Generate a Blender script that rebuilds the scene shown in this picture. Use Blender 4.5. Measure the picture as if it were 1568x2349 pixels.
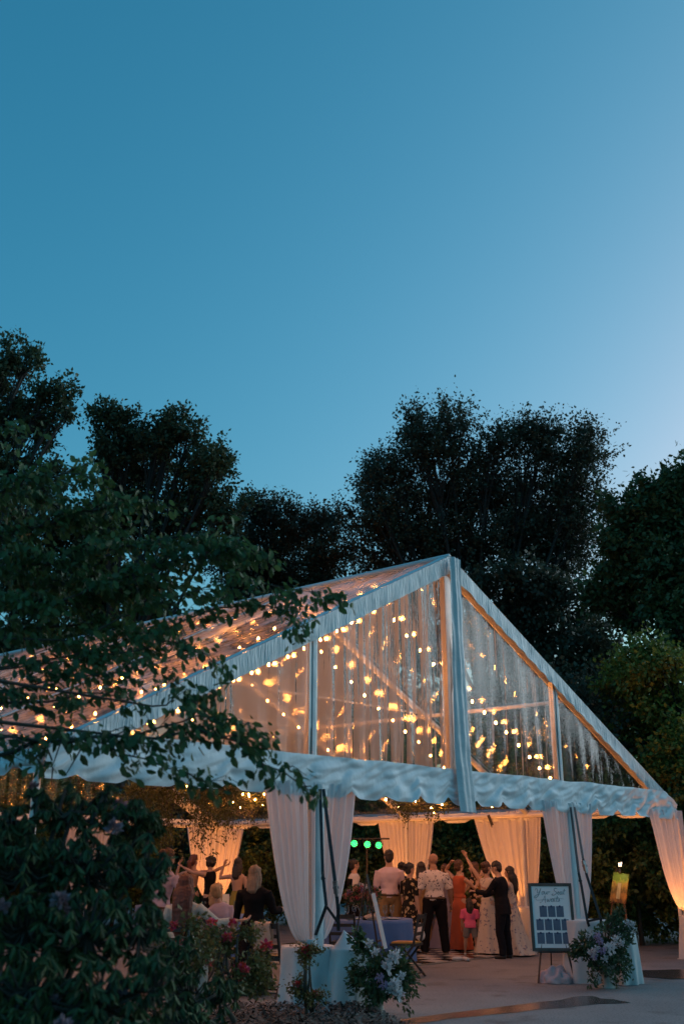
import bpy, bmesh, math, random
import numpy as np
from mathutils import Vector, Matrix
random.seed(7); rng = np.random.default_rng(7)
R = math.radians
sc = bpy.context.scene
for o in list(bpy.data.objects): bpy.data.objects.remove(o)

# ------------------------------------------------------------------ camera
CAM_H = 1.58; PITCH = R(19.108); FPX = 2334.9
cam_d = bpy.data.cameras.new('camera'); cam = bpy.data.objects.new('camera', cam_d)
sc.collection.objects.link(cam); sc.camera = cam
cam.location = (0, 0, CAM_H); cam.rotation_euler = (math.pi/2 + PITCH, 0, 0)
cam_d.sensor_fit = 'VERTICAL'; cam_d.sensor_height = 36; cam_d.sensor_width = 24; cam_d.lens = 35.784
cam_d.clip_end = 2000; cam_d.clip_start = 0.05
cam_d.dof.use_dof = True; cam_d.dof.focus_distance = 15.5; cam_d.dof.aperture_fstop = 1.8

# ------------------------------------------------------------------ dusk sky, sun, exposure
SUN_EL, SUN_AZ = R(5.0), R(60)          # sun setting, far to the right of the view
world = bpy.data.worlds.new('World'); sc.world = world; world.use_nodes = True
nt = world.node_tree; nt.nodes.clear()
sky = nt.nodes.new('ShaderNodeTexSky'); sky.sky_type = 'NISHITA'; sky.sun_disc = False
sky.sun_elevation = SUN_EL; sky.sun_rotation = SUN_AZ; sky.air_density = 1.0; sky.dust_density = 4.0; sky.ozone_density = 4.0
tint = nt.nodes.new('ShaderNodeMix'); tint.data_type = 'RGBA'; tint.blend_type = 'MULTIPLY'; tint.inputs[0].default_value = 1
tint.inputs[7].default_value = (0.55, 1.0, 0.77, 1)
bg = nt.nodes.new('ShaderNodeBackground'); bg.inputs[1].default_value = 0.15
out = nt.nodes.new('ShaderNodeOutputWorld')
sep = nt.nodes.new('ShaderNodeSeparateColor'); com = nt.nodes.new('ShaderNodeCombineColor'); nt.links.new(sky.outputs[0], sep.inputs[0])
pw = nt.nodes.new('ShaderNodeMath'); pw.operation = 'POWER'; pw.inputs[1].default_value = 1.7; nt.links.new(sep.outputs[0], pw.inputs[0])
mu = nt.nodes.new('ShaderNodeMath'); mu.operation = 'MULTIPLY'; mu.inputs[1].default_value = 2.67; nt.links.new(pw.outputs[0], mu.inputs[0])
for k, (src, top) in enumerate(((mu.outputs[0], 1.45), (sep.outputs[1], 1.5), (sep.outputs[2], 2.1))):
    mn = nt.nodes.new('ShaderNodeMath'); mn.operation = 'MINIMUM'; mn.inputs[1].default_value = top; nt.links.new(src, mn.inputs[0]); nt.links.new(mn.outputs[0], com.inputs[k])
nt.links.new(com.outputs[0], tint.inputs[6]); nt.links.new(tint.outputs[2], bg.inputs[0]); nt.links.new(bg.outputs[0], out.inputs[0])
sun_d = bpy.data.lights.new('sun', 'SUN'); sun_d.energy = 0.6; sun_d.angle = R(60); sun_d.color = (.86, .93, 1)
sun = bpy.data.objects.new('sun', sun_d); sc.collection.objects.link(sun)
sdir = Vector((math.sin(SUN_AZ)*math.cos(SUN_EL), math.cos(SUN_AZ)*math.cos(SUN_EL), math.sin(SUN_EL)))
sun.rotation_euler = sdir.to_track_quat('Z', 'Y').to_euler(); sun.location = (20, 5, 20)
vs = sc.view_settings; vs.view_transform = 'Standard'; vs.look = 'None'; vs.gamma = 1; vs.exposure = 1.75; vs.use_curve_mapping = False
sc.cycles.use_denoising = True; sc.cycles.max_bounces = 10; sc.cycles.transparent_max_bounces = 24
sc.cycles.sample_clamp_indirect = 4; sc.cycles.caustics_refractive = False; sc.cycles.caustics_reflective = False
sc.cycles.use_light_tree = True

# ------------------------------------------------------------------ frames of reference
def at(px, py, Y):
    "point at forward distance Y seen at picture point px, py (photo 1568 wide)"
    x = (px-784)/FPX; v = -(py-1174.5)/FPX; c, s = math.cos(PITCH), math.sin(PITCH)
    d = Vector((x, c-v*s, s+v*c)); return Vector((0, 0, CAM_H)) + d*(Y/d.y)
def rad_at(P, rpx):
    return rpx*(math.cos(PITCH)*P[1]+math.sin(PITCH)*(P[2]-CAM_H))/FPX
GC = Vector((1.593, 14.822)); TH = 0.7613
GV = Vector((math.sin(TH), math.cos(TH))); BV = Vector((-math.cos(TH-.0647), math.sin(TH-.0647)))
def T(u, s, z=0.):
    q = GC + GV*u + BV*s; return Vector((q.x, q.y, z))
W, A, L = 6.55, 2.81, 12.2
ZA, EE, ET, EB = 5.97, 2.62, 2.85, 2.36
def rake(u): return ZA - (ZA-EE)*abs(u)/W
GA = math.atan2(GV.y, GV.x)             # gable direction angle in plan

# ------------------------------------------------------------------ helpers
COL = sc.collection
class MB:
    def __init__(s): s.v = []; s.f = []
    def box(s, c, size, rz=0, M=None):
        n = len(s.v); hx, hy, hz = size[0]/2, size[1]/2, size[2]/2
        rot = Matrix.Rotation(rz, 3, 'Z') if M is None else M
        for x in (-hx, hx):
            for y in (-hy, hy):
                for z in (-hz, hz): s.v.append(tuple(Vector(c)+rot@Vector((x, y, z))))
        for f in ((0,1,3,2),(4,6,7,5),(0,4,5,1),(2,3,7,6),(0,2,6,4),(1,5,7,3)): s.f.append(tuple(n+i for i in f))
        return s
    def bar(s, a, b, w, h, up=(0,0,1)):
        a, b = Vector(a), Vector(b); d = (b-a).normalized(); sd = d.cross(Vector(up))
        if sd.length < 1e-4: sd = d.cross(Vector((1,0,0)))
        sd.normalize(); u = sd.cross(d).normalized(); n = len(s.v)
        for p in (a, b):
            for i, j in ((-1,-1),(1,-1),(1,1),(-1,1)): s.v.append(tuple(p+sd*i*w/2+u*j*h/2))
        for k in range(4): s.f.append((n+k, n+(k+1)%4, n+4+(k+1)%4, n+4+k))
        s.f.append((n+3,n+2,n+1,n)); s.f.append((n+4,n+5,n+6,n+7)); return s
    def tube(s, pts, rad, n=8, cap=True, squash=None):
        pts = [Vector(p) for p in pts]; m = len(pts); base = len(s.v)
        if not hasattr(rad, '__len__'): rad = [rad]*m
        ref = None
        for i, p in enumerate(pts):
            d = (pts[min(i+1,m-1)]-pts[max(i-1,0)])
            d = d.normalized() if d.length > 1e-9 else Vector((0,0,1))
            if ref is None:
                ref = d.orthogonal().normalized() if squash is None else (Vector(squash[0])-d*d.dot(Vector(squash[0]))).normalized()
            else:
                ref = (ref-d*ref.dot(d)); ref = ref.normalized() if ref.length > 1e-6 else d.orthogonal().normalized()
            b = d.cross(ref); k2 = 1 if squash is None else squash[1]
            for k in range(n):
                a = 2*math.pi*k/n; s.v.append(tuple(p+ref*math.cos(a)*rad[i]+b*math.sin(a)*rad[i]*k2))
        for i in range(m-1):
            for k in range(n):
                a, b2 = base+i*n+k, base+i*n+(k+1)%n; s.f.append((a, b2, b2+n, a+n))
        if cap:
            s.f.append(tuple(base+k for k in range(n))[::-1]); s.f.append(tuple(base+(m-1)*n+k for k in range(n)))
        return s
    def rings(s, rs, n=16, cap=True):
        "rs: list of (centre, ex, ey) with ex, ey the half axis vectors"
        base = len(s.v)
        for c, ex, ey in rs:
            c, ex, ey = Vector(c), Vector(ex), Vector(ey)
            for k in range(n):
                a = 2*math.pi*k/n; s.v.append(tuple(c+ex*math.cos(a)+ey*math.sin(a)))
        m = len(rs)
        for i in range(m-1):
            for k in range(n):
                a, b2 = base+i*n+k, base+i*n+(k+1)%n; s.f.append((a, b2, b2+n, a+n))
        if cap:
            s.f.append(tuple(base+k for k in range(n))[::-1]); s.f.append(tuple(base+(m-1)*n+k for k in range(n)))
        return s
    def lathe(s, c, prof, n=20):
        c = Vector(c); return s.rings([(c+Vector((0,0,z)), (r,0,0), (0,r,0)) for r, z in prof], n)
    def ell(s, c, r, n=14, m=9, M=None):
        c = Vector(c); rs = []; M = M or Matrix.Identity(3)
        for i in range(m):
            a = -math.pi/2+math.pi*(i+.35)/(m-.3); k = math.cos(a)
            rs.append((c+M@Vector((0,0,r[2]*math.sin(a))), M@Vector((r[0]*k,0,0)), M@Vector((0,r[1]*k,0))))
        return s.rings(rs, n)
    def grid(s, fn, nu, nv):
        base = len(s.v)
        for j in range(nv+1):
            for i in range(nu+1): s.v.append(tuple(fn(i/nu, j/nv)))
        for j in range(nv):
            for i in range(nu):
                a = base+j*(nu+1)+i; s.f.append((a, a+1, a+nu+2, a+nu+1))
        return s
    def poly(s, pts):
        n = len(s.v); s.v += [tuple(p) for p in pts]; s.f.append(tuple(range(n, n+len(pts)))); return s
    def mesh(s, name):
        me = bpy.data.meshes.new(name); me.from_pydata(s.v, [], s.f); me.update(); return me
    def build(s, name, mat, parent=None, smooth=False):
        return link(name, s.mesh(name), mat, parent, smooth)
def link(name, me, mat, parent=None, smooth=False):
    if mat is not None and len(me.materials) == 0: me.materials.append(mat)
    if smooth: me.polygons.foreach_set('use_smooth', np.ones(len(me.polygons), dtype=bool))
    o = bpy.data.objects.new(name, me); COL.objects.link(o)
    if parent is not None:
        o.parent = parent; o.matrix_parent_inverse = inv_of(parent)
    return o
def inv_of(p): return world_of(p).inverted()
def world_of(p):
    m = Matrix.LocRotScale(p.location, p.rotation_euler, p.scale)
    return m if p.parent is None else world_of(p.parent)@p.matrix_parent_inverse@m
def tag(o, label=None, cat=None, group=None, kind=None):
    if label: o['label'] = label
    if cat: o['category'] = cat
    if group: o['group'] = group
    if kind: o['kind'] = kind
    return o
def thing(name, label, cat, loc=(0,0,0), rz=0, group=None):
    o = bpy.data.objects.new(name, None); COL.objects.link(o); o.empty_display_size = .1
    o.location = loc; o.rotation_euler = (0, 0, rz); return tag(o, label, cat, group)
def child(o, parent, local=True):
    "parent o so that its mesh is in the parent's own frame"
    o.parent = parent; o.matrix_parent_inverse = Matrix.Identity(4); return o
def fast_mesh(name, V, F):
    "V (n,3), F (m,k) all faces with k corners"
    me = bpy.data.meshes.new(name); V = np.ascontiguousarray(V, dtype=np.float32); F = np.ascontiguousarray(F, dtype=np.int32)
    m, k = F.shape
    me.vertices.add(len(V)); me.vertices.foreach_set('co', V.ravel())
    me.loops.add(m*k); me.loops.foreach_set('vertex_index', F.ravel())
    me.polygons.add(m); me.polygons.foreach_set('loop_start', np.arange(0, m*k, k, dtype=np.int32))
    me.update(calc_edges=True); return me

# ------------------------------------------------------------------ materials
MATS = {}
def mat(name, color=(.5,.5,.5), rough=.6, metal=0, spec=.5, noise=None, bump=None, transl=0, emit=None, estr=0, island=0, sheen=0, coords='Object'):
    """noise=(scale, amount, color2, stretch), bump=(scale, strength, distance), island=value variation per loose piece"""
    m = bpy.data.materials.new(name); m.use_nodes = True; n = m.node_tree.nodes; l = m.node_tree.links
    p = n['Principled BSDF']; o = n['Material Output']
    p.inputs['Base Color'].default_value = (*color, 1); p.inputs['Roughness'].default_value = rough
    p.inputs['Metallic'].default_value = metal; p.inputs['Specular IOR Level'].default_value = spec
    tc = n.new('ShaderNodeTexCoord'); csrc = None
    if noise:
        sca, amt, c2 = noise[:3]; t = n.new('ShaderNodeTexNoise'); t.inputs['Scale'].default_value = sca; t.inputs['Detail'].default_value = 6
        mp = n.new('ShaderNodeMapping'); mp.inputs['Scale'].default_value = noise[3] if len(noise) > 3 else (1,1,1)
        l.new(tc.outputs[coords], mp.inputs[0]); l.new(mp.outputs[0], t.inputs[0])
        rp = n.new('ShaderNodeValToRGB'); rp.color_ramp.elements[0].position = .5-amt/2; rp.color_ramp.elements[1].position = .5+amt/2
        rp.color_ramp.elements[0].color = (*color, 1); rp.color_ramp.elements[1].color = (*c2, 1)
        l.new(t.outputs[0], rp.inputs[0]); csrc = rp.outputs[0]
    if island:
        g = n.new('ShaderNodeNewGeometry'); hs = n.new('ShaderNodeHueSaturation')
        mr = n.new('ShaderNodeMapRange'); mr.inputs[3].default_value = 1-island; mr.inputs[4].default_value = 1+island
        l.new(g.outputs['Random Per Island'], mr.inputs[0]); l.new(mr.outputs[0], hs.inputs['Value'])
        mh = n.new('ShaderNodeMapRange'); mh.inputs[3].default_value = .475; mh.inputs[4].default_value = .52
        ml = n.new('ShaderNodeMath'); ml.operation = 'FRACT'; mm = n.new('ShaderNodeMath'); mm.operation = 'MULTIPLY'; mm.inputs[1].default_value = 7.31
        l.new(g.outputs['Random Per Island'], mm.inputs[0]); l.new(mm.outputs[0], ml.inputs[0]); l.new(ml.outputs[0], mh.inputs[0]); l.new(mh.outputs[0], hs.inputs['Hue'])
        hs.inputs['Color'].default_value = (*color, 1)
        if csrc: l.new(csrc, hs.inputs['Color'])
        csrc = hs.outputs[0]
    if csrc: l.new(csrc, p.inputs['Base Color'])
    if bump:
        t2 = n.new('ShaderNodeTexNoise'); t2.inputs['Scale'].default_value = bump[0]; t2.inputs['Detail'].default_value = 5
        b = n.new('ShaderNodeBump'); b.inputs['Strength'].default_value = bump[1]; b.inputs['Distance'].default_value = bump[2]
        if len(bump) > 3:
            mp2 = n.new('ShaderNodeMapping'); mp2.inputs['Scale'].default_value = bump[3]; l.new(tc.outputs[coords], mp2.inputs[0]); l.new(mp2.outputs[0], t2.inputs[0])
        else: l.new(tc.outputs[coords], t2.inputs[0])
        l.new(t2.outputs[0], b.inputs['Height']); l.new(b.outputs[0], p.inputs['Normal'])
    if sheen: p.inputs['Sheen Weight'].default_value = sheen
    if transl:
        tr = n.new('ShaderNodeBsdfTranslucent'); tr.inputs[0].default_value = (*color, 1)
        if csrc: l.new(csrc, tr.inputs[0])
        mx = n.new('ShaderNodeMixShader'); mx.inputs[0].default_value = transl
        l.new(p.outputs[0], mx.inputs[1]); l.new(tr.outputs[0], mx.inputs[2]); l.new(mx.outputs[0], o.inputs[0])
    if emit:
        p.inputs['Emission Color'].default_value = (*emit, 1); p.inputs['Emission Strength'].default_value = estr
    MATS[name] = m; return m

def vinyl(name, fog_lo, fog_hi, stretch, clear_gloss=.08, fogcol=(.58,.58,.57), transp=.5, seed=0.):
    "clear tent vinyl: condensation film with runs where water cleared it"
    m = bpy.data.materials.new(name); m.use_nodes = True; n = m.node_tree.nodes; l = m.node_tree.links; n.clear()
    o = n.new('ShaderNodeOutputMaterial'); tc = n.new('ShaderNodeTexCoord')
    def noise(scale, st, det=4):
        mp = n.new('ShaderNodeMapping'); mp.inputs['Scale'].default_value = st; mp.inputs['Location'].default_value = (seed, seed*1.7, 0)
        t = n.new('ShaderNodeTexNoise'); t.inputs['Scale'].default_value = scale; t.inputs['Detail'].default_value = det; t.inputs['Roughness'].default_value = .55
        l.new(tc.outputs['Object'], mp.inputs[0]); l.new(mp.outputs[0], t.inputs[0]); return t.outputs[0]
    runs = noise(9, stretch, 6); big = noise(.55, (1,1,1), 2); fine = noise(60, (1,1,.3), 2)
    a = n.new('ShaderNodeMath'); a.operation = 'MULTIPLY_ADD'; a.inputs[1].default_value = .5
    l.new(big, a.inputs[0]); l.new(runs, a.inputs[2])
    mr = n.new('ShaderNodeMapRange'); mr.inputs[1].default_value = fog_lo; mr.inputs[2].default_value = fog_hi; mr.interpolation_type = 'SMOOTHSTEP'
    l.new(a.outputs[0], mr.inputs[0])
    # clear film
    tr = n.new('ShaderNodeBsdfTransparent'); tr.inputs[0].default_value = (.93,.93,.92,1)
    gl = n.new('ShaderNodeBsdfGlossy'); gl.inputs['Roughness'].default_value = .08
    bp = n.new('ShaderNodeBump'); bp.inputs['Strength'].default_value = .35; bp.inputs['Distance'].default_value = .02; l.new(runs, bp.inputs['Height']); l.new(bp.outputs[0], gl.inputs['Normal'])
    fr = n.new('ShaderNodeFresnel'); fr.inputs[0].default_value = 1.45
    fm = n.new('ShaderNodeMath'); fm.operation = 'MULTIPLY_ADD'; fm.inputs[1].default_value = 1.0; fm.inputs[2].default_value = clear_gloss; fm.use_clamp = True; l.new(fr.outputs[0], fm.inputs[0])
    rf = n.new('ShaderNodeBsdfRefraction'); rf.inputs['IOR'].default_value = 1.06; rf.inputs['Roughness'].default_value = .34; rf.inputs[0].default_value = (.95,.95,.95,1)
    thr = n.new('ShaderNodeMixShader'); thr.inputs[0].default_value = .1; l.new(tr.outputs[0], thr.inputs[1]); l.new(rf.outputs[0], thr.inputs[2])
    clear = n.new('ShaderNodeMixShader'); l.new(fm.outputs[0], clear.inputs[0]); l.new(thr.outputs[0], clear.inputs[1]); l.new(gl.outputs[0], clear.inputs[2])
    # fog film
    df = n.new('ShaderNodeBsdfDiffuse'); df.inputs[0].default_value = (*fogcol, 1)
    tl = n.new('ShaderNodeBsdfTranslucent'); tl.inputs[0].default_value = (*fogcol, 1)
    d2 = n.new('ShaderNodeMixShader'); d2.inputs[0].default_value = .55; l.new(df.outputs[0], d2.inputs[1]); l.new(tl.outputs[0], d2.inputs[2])
    d3 = n.new('ShaderNodeMixShader'); d3.inputs[0].default_value = .16; l.new(d2.outputs[0], d3.inputs[1]); l.new(rf.outputs[0], d3.inputs[2])
    fog = n.new('ShaderNodeMixShader'); fog.inputs[0].default_value = transp; l.new(d3.outputs[0], fog.inputs[1]); l.new(clear.outputs[0], fog.inputs[2])
    mx = n.new('ShaderNodeMixShader'); l.new(mr.outputs[0], mx.inputs[0]); l.new(clear.outputs[0], mx.inputs[1]); l.new(fog.outputs[0], mx.inputs[2])
    l.new(mx.outputs[0], o.inputs[0]); MATS[name] = m; return m

M_white = mat('white_vinyl', (.76,.79,.82), .55, noise=(3, .5, (.68,.72,.75)), bump=(3.2, .4, .05, (1.6,1.6,1)))
M_trim = mat('white_trim_vinyl', (.76,.79,.8), .38, noise=(9, .35, (.5,.55,.58), (3,3,.35)), bump=(12, 1, .03, (3,3,.35)))
M_sleeve = mat('white_sleeve_vinyl', (.6,.65,.68), .45, noise=(3, .5, (.5,.55,.58)), bump=(7, .6, .03))
M_alu = mat('white_aluminium', (.72,.72,.71), .35, metal=.15, noise=(6, .4, (.6,.6,.6)))
M_curtain = mat('white_voile_drape', (.84,.82,.83), .85, noise=(40, .6, (.76,.73,.75), (1,1,.1)), transl=.3, spec=.1)
M_cloth = mat('white_cover_cloth', (.72,.72,.72), .8, noise=(5, .5, (.62,.62,.63)), bump=(9, .5, .02), transl=.12)
M_black = mat('black_metal', (.02,.02,.022), .45, noise=(9, .5, (.03,.03,.03)))
M_strap = mat('black_webbing', (.03,.03,.035), .7, noise=(60, .5, (.05,.05,.055)))
M_steel = mat('steel_ratchet', (.35,.35,.36), .35, metal=.9, noise=(20, .5, (.2,.2,.2)))
M_bark = mat('bark', (.05,.04,.033), .9, noise=(8, .4, (.09,.075,.06), (1,1,.25)), bump=(12, .8, .03, (1,1,.25)))
M_bark_far = mat('dark_far_bark', (.022,.019,.017), .95, noise=(8,.4,(.035,.03,.026),(1,1,.25)))
M_wire = mat('black_wire', (.015,.015,.015), .6, noise=(30, .5, (.03,.03,.03)))
M_bulb = mat('lit_bulb', (1,.7,.4), .3, emit=(1,.31,.055), estr=125, noise=(3,.5,(1,.75,.5)))
def leafmat(name, c, island=.35, transl=.3, rough=.5):
    c2 = (c[0]*1.35, c[1]*1.2, c[2]*.9)
    return mat(name, c, rough, island=island, transl=transl, noise=(.5, .5, c2), spec=.35)
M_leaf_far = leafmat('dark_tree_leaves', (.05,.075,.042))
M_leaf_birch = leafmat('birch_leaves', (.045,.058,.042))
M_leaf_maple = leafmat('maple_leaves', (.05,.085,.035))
M_leaf_lit = leafmat('leaves_painted_bulb_light', (.13,.16,.035), .45, .4)  # brighter copy of the maple leaf: the tent bulbs' light is put into the colour
M_leaf_dog = leafmat('dogwood_leaves', (.05,.1,.04), .4, .35)
M_leaf_rho = leafmat('rhododendron_leaves', (.05,.08,.035), .6, .2, .6)
M_leaf_hedge = leafmat('shrub_leaves', (.1,.15,.045), .6, .35)
M_leaf_azal = leafmat('azalea_leaves', (.13,.11,.04), .4)
M_leaf_garl = leafmat('garland_leaves', (.07,.09,.035), .4)
M_leaf_flor = leafmat('florist_greenery', (.06,.1,.05), .4)

# ------------------------------------------------------------------ ground
from mathutils import noise as mnoise
def nz(x, y=0., z=0.): return mnoise.noise(Vector((x, y, z)))
M_asph = mat('worn_asphalt', (.19,.185,.19), .85, noise=(.9, .55, (.28,.27,.265)), bump=(90, .6, .01))
def asphalt_detail(m):
    n = m.node_tree.nodes; l = m.node_tree.links; p = n['Principled BSDF']; src = p.inputs['Base Color'].links[0].from_socket; tc = n.new('ShaderNodeTexCoord')
    def layer(src, node, out, lo, hi, col, stretch=(1,1,1)):
        mp = n.new('ShaderNodeMapping'); mp.inputs['Scale'].default_value = stretch; l.new(tc.outputs['Object'], mp.inputs[0]); l.new(mp.outputs[0], node.inputs['Vector'])
        mr = n.new('ShaderNodeMapRange'); mr.inputs[1].default_value = lo; mr.inputs[2].default_value = hi; l.new(node.outputs[out], mr.inputs[0])
        mx = n.new('ShaderNodeMix'); mx.data_type = 'RGBA'; mx.blend_type = 'MULTIPLY'; mx.inputs[7].default_value = (*col,1); l.new(mr.outputs[0], mx.inputs[0]); l.new(src, mx.inputs[6]); return mx.outputs[2]
    a = n.new('ShaderNodeTexNoise'); a.inputs['Scale'].default_value = 38; a.inputs['Detail'].default_value = 3; src = layer(src, a, 0, .52, .62, (.62,.62,.64))
    c = n.new('ShaderNodeTexNoise'); c.inputs['Scale'].default_value = 1.7; c.inputs['Detail'].default_value = 5; src = layer(src, c, 0, .56, .7, (.6,.58,.58))
    l.new(src, p.inputs['Base Color'])
asphalt_detail(M_asph)
M_mulch = mat('bark_mulch', (.045,.035,.03), .95, noise=(22, .35, (.12,.1,.085)), bump=(30, 1, .04))
M_wet = mat('wet_asphalt', (.06,.058,.058), .22, noise=(3, .5, (.085,.08,.08)), bump=(140, .25, .003), spec=.6)
def sheet(name, nx, x0, x1, y0, y1, z, m):
    b = MB().grid(lambda i, j: (x0+(x1-x0)*i, y0+(y1-y0)*j, z), nx, nx); o = b.build(name, m); return tag(o, kind='structure')
g = MB(); g.poly([(-400,-60,0),(400,-60,0),(400,700,0),(-400,700,0)]); tag(g.build('ground', M_asph), kind='structure')
# planting bed with a low ragged mound of mulch
def bed(name, outline, hgt, m):
    n = len(outline); c = Vector((sum(p[0] for p in outline)/n, sum(p[1] for p in outline)/n, 0)); b = MB()
    K = 16; rows = []
    for k in range(K+1):
        t = 1-k/K; row = []
        for p in outline:
            x, y = c.x+(p[0]-c.x)*t, c.y+(p[1]-c.y)*t
            z = .004+hgt*(1-t**6)+(.03*nz(x*2.3, y*2.3)+.02*nz(x*7, y*7) if k else 0); row.append((x, y, max(z, .004)))
        rows.append(row)
    for k in range(K):
        for i in range(n):
            j = (i+1) % n; b.poly([rows[k][i], rows[k][j], rows[k+1][j], rows[k+1][i]])
    return tag(b.build(name, m, smooth=True), kind='structure')
def ragged(pts, sub=7, amp=.12, seed=0):
    o = []; n = len(pts)
    for i in range(n):
        a, b = Vector(pts[i]), Vector(pts[(i+1)%n])
        for k in range(sub):
            p = a.lerp(b, k/sub); o.append((p.x+amp*nz(p.x*1.7+seed, p.y*1.7), p.y+amp*nz(p.x*1.7, p.y*1.7+9+seed)))
    return o
bed('planting_bed', ragged([(-9,2),(-1.2,2),(.3,6),(.75,10.6),(.62,11.9),(.1,12.35),(-.6,12.55),(-1.4,12.65),(-2.6,12.3),(-4.2,10.4),(-9,8)], 8, .16), .10, M_mulch)
def puddle(name, outline):
    b = MB(); n = len(outline); b.poly([(x, y, .004) for x, y in outline]); return tag(b.build(name, M_wet), kind='structure')
def gp(px, py):
    x = (px-784)/FPX; v = -(py-1174.5)/FPX; c, s = math.cos(PITCH), math.sin(PITCH)
    d = Vector((x, c-v*s, s+v*c)); q = Vector((0,0,CAM_H))+d*(-CAM_H/d.z); return (q.x, q.y)
puddle('wet_streak', ragged([gp(925,2349),gp(930,2338),gp(1000,2331),gp(1100,2318),gp(1190,2306),gp(1250,2296),gp(1290,2289),gp(1330,2286),gp(1365,2287),gp(1395,2291),gp(1425,2292),gp(1450,2296),gp(1452,2300),gp(1420,2302),gp(1380,2304),gp(1270,2312),gp(1180,2322),gp(1100,2330),gp(1010,2338),gp(970,2346)], 6, .17, 3))
puddle('wet_patch', ragged([gp(1430,2232),gp(1480,2226),gp(1560,2224),gp(1600,2228),gp(1600,2246),gp(1540,2247),gp(1480,2243)], 4, .1, 8))

# loose mulch chips on the bed, too many to count
def chips(n):
    V = []; F = []
    P = np.column_stack([rng.uniform(-3.5, .7, n), rng.uniform(9.5, 12.5, n)])
    keep = P[:,0] < .7-(P[:,1]-10.6)*.25; P = P[keep]; n = len(P)
    a = rng.uniform(0, np.pi, n); ln = rng.uniform(.015,.05,n); wd = rng.uniform(.006,.016,n); z = .1+rng.uniform(.0,.05,n); tl = rng.uniform(-.02,.02,n)
    dx, dy = np.cos(a), np.sin(a)
    q = []
    for sx, sy in ((-1,-1),(1,-1),(1,1),(-1,1)):
        q.append(np.column_stack([P[:,0]+dx*ln*sx-dy*wd*sy, P[:,1]+dy*ln*sx+dx*wd*sy, z+tl*sx]))
    V = np.stack(q, 1).reshape(-1,3); F = np.arange(len(V)).reshape(-1,4); return fast_mesh('mulch_chips', V, F)
M_chip = mat('mulch_chip', (.06,.047,.038), .9, island=.8, noise=(9,.5,(.11,.095,.08)))
tag(link('mulch_chips', chips(9000), M_chip), 'loose dark bark chips scattered over the planting bed', 'mulch', kind='stuff')

# ------------------------------------------------------------------ the tent
tent = thing('frame_tent', 'clear-top white frame tent with gable end, scalloped valance and string lights inside', 'tent', T(0, L/2))
V_front = [vinyl('clear_vinyl_fogged', .635, .665, (2.4,2.4,.055), .03, fogcol=(.5,.49,.47), transp=.28, seed=2.2), vinyl('clear_vinyl_fogged_b', .69, .715, (2.3,2.3,.05), .03, fogcol=(.5,.49,.47), transp=.25, seed=5.1),
           vinyl('clear_vinyl_streaked', .875, .9, (2.5,2.5,.05), .02, fogcol=(.5,.49,.47), transp=.3, seed=8.4), vinyl('clear_vinyl_clear', 1.0, 1.15, (1.8,1.8,.06), .015, transp=.6, seed=11.)]
V_roof = vinyl('clear_vinyl_roof', .45, .95, (.6,.6,.6), .08, fogcol=(.72,.66,.66), transp=.5, seed=3.)
V_roof_r = vinyl('clear_vinyl_roof_far', .72, 1.15, (.6,.6,.6), .03, fogcol=(.5,.48,.46), transp=.7, seed=6.)
UE = (ZA-.27-ET)/(ZA-EE)*W
def gable_panel(u0, u1, s, m, seed, name='gable_panel'):
    def fn(i, j):
        u = u0+(u1-u0)*i; zt = max(rake(u)-.2, ET-.04); z = ET-.05+(zt-ET+.05)*j
        uu = u+.05*nz(u*3, z*.5, seed)*(1-j)
        fan = (1-j)**3
        d = .004*math.sin(uu*17+seed+3*nz(u*1.1, z*.4, seed))+.022*fan*math.sin(uu*19+seed+3*nz(u*1.3, .2, seed))+.03*nz(u*1.3, z*.35, seed)+.014*fan*math.sin(uu*43+seed+2*nz(u*3, .5, seed))
        return T(u, s+d, z)
    return MB().grid(fn, 56, 40).build(name, m, tent, True)
for (u0, u1, m, sd) in ((-UE,-A,V_front[0],1.),(-A,0,V_front[1],4.),(0,A,V_front[2],7.),(A,UE,V_front[3],9.)): gable_panel(u0, u1, .02, m, sd)
for (u0, u1, sd) in ((-UE,0,12.),(0,UE,15.)): gable_panel(u0, u1, L-.02, V_roof_r, sd, 'rear_gable_panel')
BAYS = [0, 3.05, 6.1, 9.15, 12.2]
for sg in (-1, 1):
    for k in range(4):
        s0, s1 = BAYS[k], BAYS[k+1]
        def fn(i, j, sg=sg, s0=s0, s1=s1):
            s = s0+(s1-s0)*i; a = j; u = sg*W*a
            sag = .07*math.sin(math.pi*i)*(.3+.7*math.sin(math.pi*a))+.018*nz(u*1.3, s*1.1, 3+sg)+.01*math.sin(s*9+nz(u,s)*2)
            return T(u, s, ZA-(ZA-EE)*a-sag+.01)
        MB().grid(fn, 26, 34).build('roof_panel', V_roof if sg < 0 else V_roof_r, tent, True)
# rake trims (front and rear) and the strip of roof edge they fold over
for s, name in ((-.05, 'rake_trim'), (L+.05, 'rear_rake_trim')):
    for sg in (-1, 1):
        def fn(i, j, s=s, sg=sg):
            u = sg*(.02+(W-.1)*i); z = rake(u)+.03-.27*j
            return T(u, s+(.014*math.sin(u*23+3*nz(u*2,j))+.02*nz(u*3,j*1.3,s))*j, z)
        MB().grid(fn, 110, 5).build(name, M_trim, tent, True)
        def fn2(i, j, s=s, sg=sg):
            u = sg*(.0+(W-.06)*i); return T(u, s+(.17*j if s < 1 else -.17*j), rake(u)+.036)
        MB().grid(fn2, 30, 2).build('roof_edge_strip', M_sleeve, tent, True)
for k in (1,2,3):                                        # hems between roof bays
    for sg in (-1,1):
        b = MB(); b.bar(T(0,BAYS[k],ZA+.02), T(sg*W,BAYS[k],EE+.02), .09, .012); b.build('roof_hem', M_sleeve, tent)
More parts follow.
